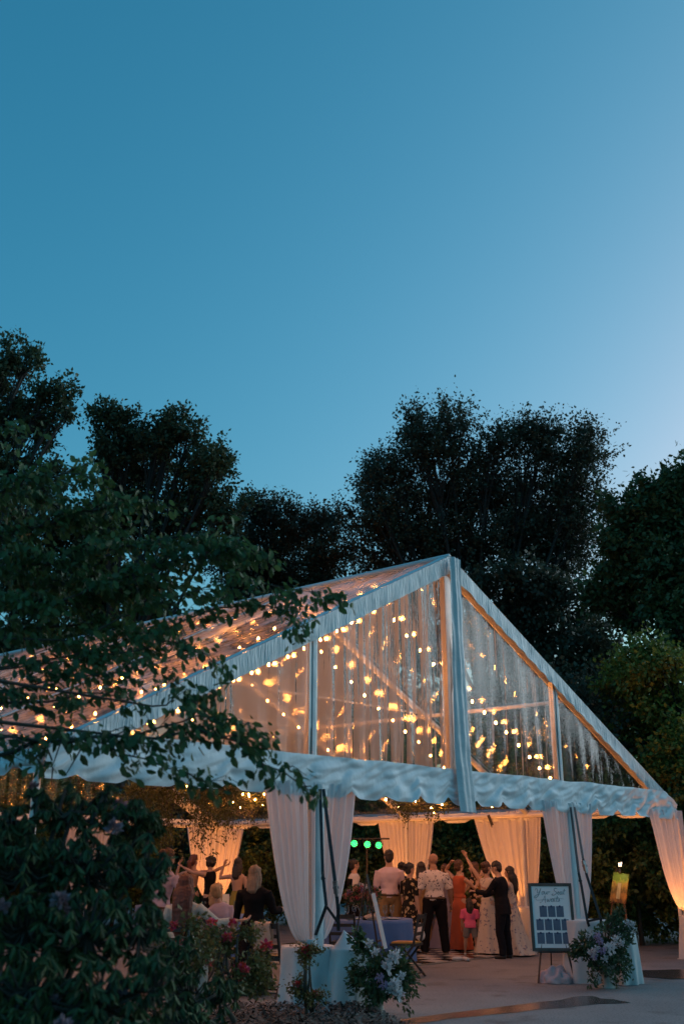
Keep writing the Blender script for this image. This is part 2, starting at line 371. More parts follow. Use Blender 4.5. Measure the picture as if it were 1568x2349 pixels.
b = MB(); b.tube([T(0,-.04,ZA+.02), T(0,L+.04,ZA+.02)], .045, 10); b.build('ridge_cover', M_sleeve, tent, True)
# front valance, two lengths that meet at the centre sleeve
def valance(name, pa, pb, ztop, zbot, m, seed, shape=None, out=Vector((0,0)), per=.66, amp=1.):
    pa, pb = Vector(pa), Vector(pb); ln = (pb-pa).length
    def fn(i, j):
        x = ln*i; p = pa.lerp(pb, i); zt = ztop(i)+.02*nz(x*1.6, seed); ph = (x/per) % 1.
        zb = zbot+.105*max(0, 1-abs(ph-.5)/.26)**1.3*(.8+.5*nz(x*.9, seed+5))-.02*nz(x*.7, seed+2)
        zb = min(zb, zt-.02)
        z = zt+(zb-zt)*j
        w = .016*math.sin(x*11+5*nz(x*1.1, j*1.7, seed)+j*5)*(.3+j)+.042*nz(x*1.7, j*2.2, seed)*(.25+j)+.045*(abs(nz(x*3.1+j*2.6, j*1.8-x*.8, seed+3))-.2)*(1-abs(2*j-1)**3)+.02*nz(x*7+j*7, j*5, seed)
        return Vector((p.x+out.x*w*amp, p.y+out.y*w*amp, z))
    return MB().grid(fn, int(ln*32), 26).build(name, m, tent, True)
ob = -BV
f2 = lambda u, s: (T(u, s).x, T(u, s).y)
valance('front_valance', f2(-W+.02,-.09), f2(-.02,-.09), lambda i: min(ET, rake(-W+.02+(W-.04)*i)-.0), EB, M_white, 1.3, out=ob)
valance('front_valance', f2(.02,-.09), f2(W-.02,-.09), lambda i: min(ET, rake(.02+(W-.04)*i)), EB, M_white, 6.1, out=ob)
for sg in (-1,1): valance('side_valance', f2(sg*W,0), f2(sg*W,L), lambda i: EE+.04, 2.42, M_white, 9+sg, out=GV*sg, per=.8, amp=.5)
valance('rear_valance', f2(-W,L+.06), f2(W,L+.06), lambda i: EE+.04, 2.46, M_white, 19, out=BV, per=.8, amp=.5)
# centre sleeve over the gable upright, falling over the valance
def fn(i, j):
    z = ZA-.02+(EB-.07-ZA)*j; w = .13+.05*j+.0*nz(z); u = (i-.5)*2*w+.015*nz(z*2.2, 3)*j
    d = -.13-.03*math.cos((i-.5)*3.0)-.012*math.sin(i*17+z*1.5)-.02*nz(z*2.4, i*2)-(.05*max(0, j-.8)*5)
    return T(u+.03*j, d, z)
MB().grid(fn, 12, 60).build('centre_sleeve', M_sleeve, tent, True)
for u in (-A, A):
    b = MB(); w = .14; b.box(T(u, .06, (ET-.3+rake(u)-.1)/2), (w,.09,rake(u)-.1-ET+.3), GA); b.build('gable_upright', M_alu, tent)
    b = MB(); b.box(T(u+.0, .008, (ET-.1+rake(u)-.2)/2), (.05,.018,rake(u)-.2-ET+.1), GA); b.build('upright_track', M_sleeve, tent)
b = MB(); b.box(T(0,.06,(ET+ZA)/2-.2), (.14,.1,ZA-ET+.2), GA); b.build('gable_upright', M_alu, tent)
# frame
for s in [.12]+BAYS[1:4]+[L-.12]:
    for sg in (-1,1):
        b = MB(); b.tube([T(sg*(W-.03), s, EE-.06), T(0, s, ZA-.1)], .055, 10); b.build('rafter', M_alu, tent, True)
    b = MB()
    if .5 < s < L-.5: b.tube([T(-3.2,s,rake(3.2)-.1), T(3.2,s,rake(3.2)-.1)], .02, 8); b.build('tie_bar', M_alu, tent, True)
for u in (-W*.5, W*.5):
    b = MB(); b.tube([T(u,.12,rake(u)-.11), T(u,L-.12,rake(u)-.11)], .035, 8); b.build('purlin', M_alu, tent, True)
b = MB(); b.tube([T(0,.05,ZA-.12), T(0,L-.05,ZA-.12)], .05, 10); b.build('ridge_beam', M_alu, tent, True)
for sg in (-1,1):
    b = MB(); b.tube([T(sg*(W-.04),.0,EE-.09), T(sg*(W-.04),L,EE-.09)], .05, 8); b.build('eave_beam', M_alu, tent, True)
for s in (.05, L-.05):
    b = MB(); b.tube([T(-W,s,EE-.1), T(W,s,EE-.1)], .05, 8); b.build('gable_beam', M_alu, tent, True)
LEGS = [(-W+.03,.05),(-A,.05),(A,.05),(W-.03,.05)] + [(sg*(W-.03), s) for sg in (-1,1) for s in (3.2,6.1,9.15)] + [(W-.03,L-.05),(A,L-.05),(-A,L-.05)]
for u, s in LEGS:
    b = MB(); b.tube([T(u,s,.0), T(u,s,EE-.1)], .038, 10); b.box(T(u,s,.008), (.2,.2,.012), GA); b.build('leg', M_alu, tent)

for u in (-A, A):                                        # white sleeves on the two gable legs
    def fn(i, j, u=u):
        z = EE-.12-(EE-.12-.55)*j; a = (i-.5)*2.6; return T(u+.02+math.sin(a)*.085+.01*nz(z*2, i*3, u), -.06-math.cos(a)*.06-.008*nz(z*3, i*4), z)
    MB().grid(fn, 12, 30).build('leg_sleeve', M_sleeve, tent, True)

# ------------------------------------------------------------------ gathered drapes on the legs
def drapes(label, leg, along, out_, wl, wr, ztop, zg, gshift=0., group='gathered white drapes on the tent legs', m=None):
    along = Vector(along).normalized(); out_ = Vector(out_).normalized(); base = T(*leg)
    t = thing('drape_pair', label, 'curtain', base, 0, group)
    for sg, w in ((-1, wl), (1, wr)):
        if w <= 0: continue
        sd = random.uniform(0, 50)
        def fn(i, j, sg=sg, w=w, sd=sd):
            k = (1-j)**.42 if j < 1 else 0
            x = .02+(w-.02)*i*k+.055*i*(1-k)+gshift*j*j*.0
            ii = i+.09*nz(i*4, .3, sd); fold = math.sin(ii*2*math.pi*5.5+sd+1.5*nz(i*3, j*.5, sd))+.45*math.sin(ii*2*math.pi*12+sd*2+2*nz(i*5, j*.4, sd+4))
            d = .05+fold*.034*(1-.55*j)+.04*nz(i*2, j*1.5, sd)*(1-j)+.03*j
            p = along*sg*x+out_*d
            return (base.x+p.x, base.y+p.y, ztop+(zg-ztop)*j+.05*math.sin(i*math.pi)*j*(1-j))
        MB().grid(fn, 70, 34).build('drape', m or M_curtain, t, True)
    c = base+Vector((out_.x*.08, out_.y*.08, zg))
    b = MB(); b.rings([(c+Vector((0,0,z)), Vector((along.x*r,along.y*r,0)), Vector((out_.x*r,out_.y*r,0))) for r, z in ((.07,.05),(.062,.02),(.07,0),(.085,-.06),(.06,-.1))], 16); b.build('tieback', M_cloth, t, True)
    return t
drapes('pinkish white drapes behind the left guy straps, gathered onto the front white cover', (-A-.13,-.02), GV, -BV, .72, .84, EE-.1, .72)
drapes('pale lilac drapes on the leg directly behind the seating chart', (A,-.02), GV, -BV, .8, .72, EE-.1, .72)
drapes('bright orange-lit drapes at the far right corner of the tent', (W-.05,-.02), GV, -BV, 1.05, .14, EE-.1, .8)
drapes('tan drapes hanging behind the couple in the dark suit, right side of tent', (W-.06,3.2), BV, GV, .45, 1.15, EE-.0, .75)
drapes('golden drapes hanging above the man in the pink shirt', (W-.06,6.1), BV, GV, .75, .85, EE-.0, .75)
drapes('dim drapes further along the right side behind the straps', (W-.06,9.15), BV, GV, .6, .6, EE-.0, .75)
drapes('glowing orange drapes at the far back corner behind the two posing women', (W-.06,L-.06), BV+GV*-.9, GV+BV, .75, .75, EE-.0, .75)
drapes('drapes on a back leg glimpsed through the rhododendron', (A,L-.06), GV, BV, .7, .7, EE-.0, .75)

# covered ballast barrels
def cover(label, c, r, h, seed, peak=None, flare=.05):
    def fn(i, j):
        a = 2*math.pi*i
        if j < .25:
            k = j/.25; rr = r*k; z = h+.012*nz(a*2, k, seed)*k
            if peak: z += peak[2]*(1-k)**1.5
            ox = (peak[0]*(1-k), peak[1]*(1-k)) if peak else (0, 0)
        else:
            k = (j-.25)/.75; fold = math.sin(a*9+seed+1.6*nz(math.cos(a)*2, math.sin(a)*2, seed)); rr = r+flare*k**.8+.03*fold*k+.02*nz(math.cos(a)*1.5, math.sin(a)*1.5, seed+k)
            z = h-.02*(1-(1-min(k*6,1))**2)-(h-.02-.004)*k; ox = (0, 0)
            z = max(z, .004)
        return (c[0]+ox[0]+math.cos(a)*rr, c[1]+ox[1]+math.sin(a)*rr, z)
    o = MB().grid(fn, 80, 40).build('covered_barrel', M_cloth, None, True)
    return tag(o, label, 'barrel cover', 'cloth covered ballast barrels')
cover('white cloth cover under the gathered left front drapes', (-.40,12.98), .31, .68, 1., (0,-.1,.05))
cover('white cloth cover drawn up to a peak by the guy strap', (.12,12.85), .25, .66, 2., (-.1,0,.2), .08)
cover('white cloth cover behind the right flower urn', (3.55,15.95), .34, .82, 3.)
cover('white cloth cover half hidden to the right of the urn flowers', (3.92,15.72), .24, .75, 4.)
cover('orange-lit cloth cover under the far right corner drapes', (T(W,-.1).x+.1,T(W,-.1).y+.05), .27, .72, 5.)
cover('peach cloth cover behind the man in the dark suit', (T(W,3.2).x+.1,T(W,3.2).y-.05), .31, .80, 6.)

# ratchet straps: webbing, hook, ratchet
def strap(label, pts, w, ratchet_at, hook_at):
    t = thing('guy_strap', label, 'strap', pts[-1], 0, 'guy straps from the tent legs to the ballast')
    b = MB()
    for a, c in zip(pts[:-1], pts[1:]): b.bar(a, c, w, .005, up=(0,1,.2))
    b.build('webbing', M_strap, t)
    for tt, nm, sz in ((ratchet_at,'ratchet',(.05,.04,.13)), (hook_at,'hook',(.03,.03,.09))):
        if tt is None: continue
        i, k = tt; p = Vector(pts[i]).lerp(Vector(pts[i+1]), k); d = (Vector(pts[i+1])-Vector(pts[i])).normalized()
        b = MB()
        if nm == 'ratchet':
            b.bar(p-d*.07, p+d*.07, .05, .03); b.bar(p+Vector((.0,-.03,.02)), p+d*.1+Vector((0,-.03,0)), .035, .02); b.tube([p+Vector((-.035,-.01,0)), p+Vector((.035,-.01,0))], .014, 8)
        else:
            b.tube([p-d*.05, p, p+d*.03+Vector((.02,0,0)), p+d*.05, p+d*.035-Vector((.02,0,0)), p+d*.01-Vector((.018,0,0))], .008, 6)
        b.build(nm, M_steel if nm == 'ratchet' else M_black, t)
Lt = T(-A,-.12,2.44); Rt = T(A,-.12,2.44)
strap('black guy strap with hook in front of the left drapes, forking at its end', [Lt+Vector((-.01,-.02,0)), at(740,2005,12.5), at(748,2078,12.45), at(722,2150,12.7), at(721,2190,12.75)], .036, None, (1,.06))
strap('black guy strap with ratchet running down to the peaked cover', [Lt+Vector((.03,-.03,0)), at(769,2030,12.45), at(775,2085,12.5), at(776,2135,12.75)], .04, (1,.1), None)
strap('short strap tail tied between the two left guy straps', [at(749,2080,12.44), at(776,2118,12.6)], .03, None, None)
strap('black guy strap with hook left of the urn flowers in front of lilac drapes', [Rt+Vector((-.01,-.02,0)), at(1326,2002,15.5), at(1332,2030,15.5), at(1346,2113,15.5), at(1350,2125,15.6)], .036, None, (1,.5))
strap('olive guy strap with ratchet nearest the urn flowers', [Rt+Vector((.05,-.03,0)), at(1336,1970,15.5), at(1345,2010,15.45), at(1377,2108,15.4), at(1377,2125,15.5)], .036, (1,.4), None)
strap('short strap bar linking the two straps above the right cover', [at(1347,2113,15.48), at(1378,2107,15.4)], .03, None, None)
strap('dark guy strap seen through the golden drapes', [T(W+.12,6.1,2.5), T(W+1.3,6.1,.9)], .06, None, None)
strap('dark guy strap seen against the tan drapes', [T(W-.14,3.9,2.55), T(W+.35,3.9,1.75)], .06, None, None)

# ------------------------------------------------------------------ vegetation
def unit(v): return v/np.maximum(np.linalg.norm(v, axis=-1, keepdims=True), 1e-9)
def leaves(P, D, ln, wd, droop=0., six=False):
    "one small blade per row: P base, D growth direction"
    n = len(P); D = unit(D); r = unit(rng.normal(size=(n,3))); sdv = unit(np.cross(D, r)); nm = np.cross(sdv, D)
    ln = np.broadcast_to(ln, (n,)).reshape(-1,1); wd = np.broadcast_to(wd, (n,)).reshape(-1,1)
    if not six:
        mid = P+D*ln*.45+nm*ln*.06
        q = np.stack([P, mid+sdv*wd*.5, P+D*ln-nm*ln*droop, mid-sdv*wd*.5], 1); return q.reshape(-1,3), np.arange(4*n).reshape(-1,4)
    a = P+D*ln*.3+nm*ln*.05; b = P+D*ln*.7; t = P+D*ln-nm*ln*.12
    q = np.stack([P, a+sdv*wd*.45, b+sdv*wd*.42, t, b-sdv*wd*.42, a-sdv*wd*.45], 1).reshape(-1,3)
    i = np.arange(n)[:,None]*6
    return q, np.concatenate([i+np.array([[0,1,2,3]]), i+np.array([[0,3,4,5]])])
def crown_mesh(name, parts):
    V = []; F = []; o = 0
    for v, f in parts: V.append(v); F.append(f+o); o += len(v)
    return fast_mesh(name, np.concatenate(V), np.concatenate(F))
def ball(n, lo=0.):
    d = unit(rng.normal(size=(n,3))); return d*(lo**3+(1-lo**3)*rng.random((n,1)))**(1/3)

def tree(name, label, base, lobes, mleaf, leaf=.13, n2=26, tw=7, per=12, trunk_r=.2, fork=.45, group=None, up=.35, twig=(.35,.9), cat='tree', limbs=True, shell=.35):
    "lobes: (centre, (rx,ry,rz)). limbs run to each lobe, branches through it, leafy twigs at their ends"
    base = Vector(base); t = thing(name, label, cat, base, 0, group); P_, D_ = [], []; limb = MB()
    top = max((l[0].z for l in lobes)); cz = sum((l[0] for l in lobes), Vector())/len(lobes)
    forkp = Vector((base.x+(cz.x-base.x)*.35, base.y+(cz.y-base.y)*.35, base.z+(top-base.z)*fork))
    tk = MB(); pts = [base+Vector((0,0,-.05)), base.lerp(forkp,.5)+Vector((random.uniform(-.1,.1),random.uniform(-.1,.1),0)), forkp, forkp.lerp(cz,.5)+Vector((0,0,.3))]
    tk.tube(pts, [trunk_r*1.25, trunk_r*.9, trunk_r*.75, trunk_r*.4], 9); tk.build('trunk', M_bark, t, True)
    for c, rr in lobes:
        rr = np.array(rr); c = Vector(c); r0 = max(trunk_r*.25, .018)
        st = base.lerp(forkp, random.uniform(.6,1)); m1 = st.lerp(c,.5)+Vector((random.uniform(-.3,.3),random.uniform(-.3,.3),-.1))*min(1,rr[0])
        if limbs: limb.tube([st, m1, c], [r0, r0*.75, r0*.4], 6)
        n2k = max(5 if leaf < .05 else 6, int(n2*(rr.prod()**(1/3))**1.6)) if n2 > 0 else 0
        Q = ball(n2k, shell)*rr+np.array(c)
        for q in Q:
            s0 = m1.lerp(c, random.uniform(.3,1)); qv = Vector(q); md = s0.lerp(qv,.55)+Vector((0,0,random.uniform(0,.12)))
            if limbs: limb.tube([s0, md, qv], [r0*.33, r0*.22, r0*.08], 4, cap=False)
        # twigs leave the branch along its outer half and at the end
        Qr = np.repeat(Q, tw, 0); out = unit(Qr-np.array(c)+rng.normal(size=Qr.shape)*.55*rr+np.array([0,0,up])*rr)
        tl = rng.uniform(*twig, (len(Qr),1)); st_ = Qr+(np.array(c)-Qr)*rng.uniform(0,.45,(len(Qr),1))
        k = rng.random((len(Qr),per,1))
        pos = st_[:,None]+out[:,None]*tl[:,None]*k+rng.normal(size=(len(Qr),per,3))*leaf*.55
        dr = out[:,None]*.6+rng.normal(size=pos.shape)*.7-np.array([0,0,.35])
        P_.append(pos.reshape(-1,3)); D_.append(dr.reshape(-1,3))
    P = np.concatenate(P_); D = np.concatenate(D_); s = rng.uniform(.65,1.25,len(P))*leaf
    link('crown', crown_mesh('crown', [leaves(P, D, s, s*.62)]), mleaf, t)
    if limbs and limb.v: limb.build('limbs', M_bark_far if trunk_r > .15 else M_bark, t, True)
    return t
def lobes_px(rows, dz=.9):
    "rows: x, y, rx, ry in photo points and the distance Y of that lobe"
    o = []
    for x, y, rx, ry, Y in rows:
        c = at(x, y, Y); a, b = rad_at(c, rx), rad_at(c, ry); o.append((c, (a, (a+b)/2*dz, b)))
    return o
FT = 'tall dark trees around the tent'
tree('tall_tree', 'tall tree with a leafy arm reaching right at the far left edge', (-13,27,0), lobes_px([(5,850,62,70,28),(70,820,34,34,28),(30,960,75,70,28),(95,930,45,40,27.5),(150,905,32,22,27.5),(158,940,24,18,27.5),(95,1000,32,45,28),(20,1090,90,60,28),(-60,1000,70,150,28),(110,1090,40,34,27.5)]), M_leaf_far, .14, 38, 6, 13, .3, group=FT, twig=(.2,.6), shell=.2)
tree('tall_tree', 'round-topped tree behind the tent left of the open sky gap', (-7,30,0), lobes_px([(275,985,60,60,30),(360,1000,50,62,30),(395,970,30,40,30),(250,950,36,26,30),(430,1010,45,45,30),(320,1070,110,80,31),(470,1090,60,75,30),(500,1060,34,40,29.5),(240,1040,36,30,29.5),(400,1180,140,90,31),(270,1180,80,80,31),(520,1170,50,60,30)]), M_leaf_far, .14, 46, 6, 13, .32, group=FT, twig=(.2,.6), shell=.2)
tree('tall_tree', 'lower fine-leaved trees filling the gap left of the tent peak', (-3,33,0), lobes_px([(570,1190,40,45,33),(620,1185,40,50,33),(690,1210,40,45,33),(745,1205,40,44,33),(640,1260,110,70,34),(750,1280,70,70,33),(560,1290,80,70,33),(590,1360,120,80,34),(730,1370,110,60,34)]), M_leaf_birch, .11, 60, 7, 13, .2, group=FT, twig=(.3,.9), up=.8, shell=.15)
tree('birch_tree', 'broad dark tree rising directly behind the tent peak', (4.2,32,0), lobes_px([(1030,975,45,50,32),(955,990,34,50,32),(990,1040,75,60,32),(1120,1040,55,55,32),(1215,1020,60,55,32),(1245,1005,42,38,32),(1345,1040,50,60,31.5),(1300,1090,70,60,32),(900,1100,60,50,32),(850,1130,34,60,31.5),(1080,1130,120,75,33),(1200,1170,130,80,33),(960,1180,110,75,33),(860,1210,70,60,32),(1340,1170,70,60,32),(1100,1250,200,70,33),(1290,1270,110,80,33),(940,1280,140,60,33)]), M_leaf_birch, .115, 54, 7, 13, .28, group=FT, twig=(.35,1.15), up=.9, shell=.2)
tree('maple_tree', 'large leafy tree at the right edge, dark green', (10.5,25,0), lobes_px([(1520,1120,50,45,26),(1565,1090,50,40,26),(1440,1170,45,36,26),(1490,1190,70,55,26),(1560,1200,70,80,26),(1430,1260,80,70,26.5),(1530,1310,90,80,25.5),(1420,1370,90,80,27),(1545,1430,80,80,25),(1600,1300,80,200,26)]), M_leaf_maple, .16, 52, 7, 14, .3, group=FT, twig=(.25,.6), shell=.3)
tree('maple_tree', 'tree just right of the tent slope, bulb light painted into its yellow-green leaves', (9.4,22,0), lobes_px([(1500,1540,80,70,22),(1430,1560,60,55,23),(1540,1640,60,70,22),(1450,1680,60,50,23),(1560,1760,50,70,21.5),(1500,1780,50,40,22.5)]), M_leaf_lit, .12, 70, 7, 13, .2, group=FT, twig=(.25,.6), shell=.3)
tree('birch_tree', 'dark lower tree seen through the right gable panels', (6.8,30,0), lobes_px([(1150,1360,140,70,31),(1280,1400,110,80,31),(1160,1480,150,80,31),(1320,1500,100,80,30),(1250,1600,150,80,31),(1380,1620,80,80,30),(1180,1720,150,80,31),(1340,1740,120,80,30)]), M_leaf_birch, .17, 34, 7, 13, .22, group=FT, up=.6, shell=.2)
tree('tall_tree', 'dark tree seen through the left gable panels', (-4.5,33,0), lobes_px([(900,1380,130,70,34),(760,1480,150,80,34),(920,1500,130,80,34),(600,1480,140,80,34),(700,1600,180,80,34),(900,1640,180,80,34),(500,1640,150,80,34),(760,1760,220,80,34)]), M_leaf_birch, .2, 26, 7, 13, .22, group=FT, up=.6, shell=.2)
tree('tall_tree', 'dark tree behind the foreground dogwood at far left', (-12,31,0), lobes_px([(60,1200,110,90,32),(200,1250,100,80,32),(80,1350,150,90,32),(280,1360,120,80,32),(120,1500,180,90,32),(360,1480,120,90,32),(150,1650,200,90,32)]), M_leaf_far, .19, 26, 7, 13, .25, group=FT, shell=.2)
# dense shrubs that close the view beyond the tent's right side and back
def shrub(label, base, r, h, mleaf=M_leaf_hedge, leaf=.11, n=60, tw=8, per=11, group='shrubs beyond the tent', name='evergreen_shrub', tk=.05):
    base = Vector(base); lb = []
    for k in range(5):
        a = k*2.4+random.random(); z = h*(.25+.16*k)
        lb.append((base+Vector((math.cos(a)*r*.45, math.sin(a)*r*.45, z)), (r*.62, r*.62, h*.24)))
    return tree(name, label, base, lb, mleaf, leaf, n, tw, per, tk, .3, group, .3, (.15,.4), 'shrub')
spots = [(W+2.6,-2.6,1.9,3.6,'tall shrub right of the corner drapes'),(W+3.0,.2,1.7,3.4,'dark shrub behind the painting on its easel'),(W+2.6,2.2,1.5,3.0,'dark shrub between the painting and the lilac drapes'),
 (W+2.4,4.7,1.6,3.3,'dark shrub between the golden and tan drapes'),(W+2.6,7.4,1.7,3.3,'dark shrub behind the green stage lights'),(W+2.8,10.2,1.8,3.4,'dark shrub behind the front left drapes'),
 (W+2.4,13.2,1.9,3.5,'shrub right of the orange back corner drapes'),(W-.6,L+3.2,1.9,3.4,'leafy shrub behind the posing women'),(W-3.8,L+3.0,1.9,3.4,'shrub left of the orange back corner drapes'),
 (W-7.2,L+3,2.0,3.5,'shrub behind the greenery hung at left'),(W+4.6,6,2.4,5,'large dark bush further back on the right side'),(W+5,1.2,2.4,5,'large dark bush behind the painting, further back'),(W+4.8,10.8,2.4,5,'large dark bush far behind the stage lights'),(W-2,L+5.5,2.6,5,'large dark bush behind the back corner')]
for u, s, r, h, lb in spots: shrub(lb, T(u,s), r, h)
tp = T(W+1.5,2.9)
tree('slender_tree', 'slim tree whose reddish trunk shows between the tan and lilac drapes', tp, [(tp+Vector((.2,.6,4.2)), (1.3,1.2,.9)), (tp+Vector((-.6,1.2,4.9)), (1.2,1.2,.9)), (tp+Vector((.8,1.4,5.0)), (1.1,1.1,.8))], M_leaf_birch, .12, 40, 6, 12, .19, .7, FT)
# distant wood that closes the horizon all round the back
n = 26000; a = rng.uniform(-1.25, 1.25, n); rr = 52+rng.normal(size=n)*2.5; hgt = 7.5+2.2*np.sin(a*13)+1.4*np.sin(a*37+1)
P = np.column_stack([np.sin(a)*rr, np.cos(a)*rr, rng.random(n)**.8*hgt]); sz = rng.uniform(.5,1.1,n)
tag(link('distant_wood', crown_mesh('distant_wood', [leaves(P, rng.normal(size=(n,3)), sz, sz*.7)]), M_leaf_birch), 'dark distant wood closing the view behind the tent', 'wood', kind='stuff')

# foreground dogwood: layered sprays reaching in from the left
def dogwood():
    t = thing('dogwood_tree', 'near dogwood with layered drooping sprays reaching in from the left', 'tree', (-5.2,6.6,.08)); limb = MB(); P_, D_ = [], []
    tk = MB(); tk.tube([(-5.2,6.6,.05),(-5.1,6.65,1.2),(-4.9,6.7,2.2),(-4.7,6.9,3.6)], [.13,.11,.09,.06], 10); tk.build('trunk', M_bark, t, True)
    def spray(poly, Y0, Y1, r0, nt, tl, dens=1., start=.15):
        pl = []
        for (xa, ya), (xb, yb) in zip(poly[:-1], poly[1:]): pl += [(xa, ya), ((xa+xb)/2+random.uniform(-9,9), (ya+yb)/2+random.uniform(-13,13))]
        poly = pl+[poly[-1]]; n = len(poly); pts = [at(x, y, Y0+(Y1-Y0)*i/(n-1)+random.uniform(-.06,.06)) for i, (x, y) in enumerate(poly)]
        limb.tube(pts, [r0*(1-.8*i/(n-1)) for i in range(n)], 6)
        seg = [(pts[i+1]-pts[i]).length for i in range(n-1)]; tot = sum(seg)
        def on(k):
            d = k*tot
            for i in range(n-1):
                if d <= seg[i] or i == n-2: return pts[i].lerp(pts[i+1], min(d/seg[i],1)), (pts[i+1]-pts[i]).normalized()
                d -= seg[i]
        for q in range(nt):
            k = start+(1-start)*(q+random.random())/nt; p, d = on(k); sd = Vector((-d.y, d.x, 0)).normalized()*random.choice((-1,1))
            dr = (d*.75+sd*random.uniform(.15,.95)+Vector((0,0,random.uniform(-.28,.22)))).normalized(); ll = tl*random.uniform(.5,1.1)*(1.1-.5*k)
            e = p+dr*ll+Vector((0,0,-.1*ll)); m = p.lerp(e,.5)+Vector((0,0,.04)); limb.tube([p, m, e], [r0*.4,r0*.25,.0015], 4, cap=False)
            nl = int(36*dens*ll/.5); kk = rng.uniform(.15,1.02,(nl,1)); base = np.array(p)*(1-kk)+np.array(e)*kk+np.array([0,0,.03])*np.sin(kk*3.1)
            base = base+rng.normal(size=base.shape)*np.array([.05,.05,.03])
            P_.append(base); D_.append(np.array(dr)*.5+rng.normal(size=base.shape)*np.array([.55,.55,.3])-np.array([0,0,.75]))
    S = [([(-170,1180),(60,1110),(150,1085),(215,1105)],7.6,7.4,0.013,26,.5),([(-170,1260),(120,1200),(260,1165),(330,1150)],7.6,7.4,0.013,30,.5),
     ([(-170,1330),(160,1290),(360,1240),(470,1225),(580,1262)],7.6,7.2,0.013,46,.55),([(-170,1400),(140,1380),(300,1320),(460,1280),(560,1275)],7.5,7.2,0.013,46,.55),
     ([(-170,1480),(180,1470),(350,1390),(520,1330),(640,1345),(735,1362)],7.4,7,0.008,50,.5),([(60,1520),(260,1480),(430,1420),(560,1390),(650,1400),(700,1445)],7.3,7,0.008,42,.45),
     ([(-170,1560),(120,1520),(260,1500),(380,1470),(470,1500),(518,1530)],7.2,6.9,0.008,36,.42),([(-170,1620),(80,1570),(200,1550),(300,1520),(380,1535),(410,1570)],7.1,6.8,0.007,32,.42),
     ([(-170,1640),(60,1610),(160,1600),(230,1590),(290,1610)],7,6.8,0.011,24,.38),
     ([(-170,1770),(40,1722),(110,1700),(200,1692),(300,1690),(400,1684),(500,1690),(570,1720),(650,1770),(708,1812)],6.6,6.4,0.015,44,.36),
     ([(110,1702),(240,1705),(330,1740),(420,1770),(510,1790)],6.5,6.4,0.008,22,.3),([(300,1690),(420,1655),(500,1650),(560,1672),(620,1710)],6.5,6.4,0.007,22,.3),
     ([(350,1620),(400,1600),(440,1610),(485,1640)],6.7,6.6,0.006,14,.28),([(-170,1700),(30,1690),(80,1720),(110,1760)],6.5,6.4,0.008,12,.3),
     ([(-170,1000),(10,985),(40,1000)],7.6,7.5,0.008,12,.35),([(-170,1120),(60,1140),(180,1190),(280,1230)],7.9,7.7,0.013,30,.5),([(-170,1300),(100,1330),(240,1350),(380,1340)],7.9,7.6,0.013,34,.5),([(-170,1430),(100,1440),(220,1430),(330,1440)],7.8,7.5,0.013,28,.5)]
    for k, a in enumerate(S): a = list(a); a[4] = int(a[4]*(.55 if 4 <= k <= 13 else .95)); spray(*a)
    # bare twigs under the low limb
    for px, py, ex, ey in ((140,1702,120,1760),(120,1745,100,1690),(122,1760,118,1800),(200,1695,150,1780)): limb.tube([at(px,py,6.5), at(ex,ey,6.5)], [.007,.003], 4)
    tkp = Vector((-4.8,6.8,2.9))
    for S_ in S: limb.tube([tkp+Vector((0,0,random.uniform(-.9,.4))), at(*S_[0][0], S_[1])], [.03, S_[3]], 6)
    P = np.concatenate(P_); D = np.concatenate(D_); s = rng.uniform(.5,1.2,len(P))*.076
    link('foliage', crown_mesh('foliage', [leaves(P, D, s, s*.55, six=True)]), M_leaf_dog, t); limb.build('limbs', M_bark, t, True)
dogwood()

# rhododendron with drooping whorls and faded purple trusses
M_purple = mat('faded_mauve_petals', (.22,.13,.16), .7, island=.4, transl=.3, noise=(6,.5,(.28,.19,.21)))
M_red = mat('red_azalea_petals', (.68,.04,.08), .6, island=.35, transl=.3, noise=(6,.5,(.65,.08,.08)))
def petals(C, r, n, sz):
    C = np.repeat(np.array(C), n, 0); d = unit(rng.normal(size=C.shape)); return leaves(C+d*r*rng.random((len(C),1)), d+np.array([0,0,.3]), sz, sz*.8)
def cluster_mesh(r, n, sz, m):
    me = crown_mesh('flower_cluster', [petals(np.zeros((1,3)), r, n, sz)]); me.materials.append(m); return me
TRUSS = [cluster_mesh(.028, 44, .036, M_purple) for k in range(3)]; REDS = [cluster_mesh(.022, 30, .042, M_red) for k in range(3)]
def clusters(t, C, kinds):
    for c in C:
        o = bpy.data.objects.new('flower_cluster', random.choice(kinds)); COL.objects.link(o); o.location = c; o.rotation_euler = (random.uniform(-.5,.5), random.uniform(-.5,.5), random.uniform(0,6)); o.scale = (random.uniform(.7,1.2),)*3; o.parent = t; o.matrix_parent_inverse = inv_of(t)
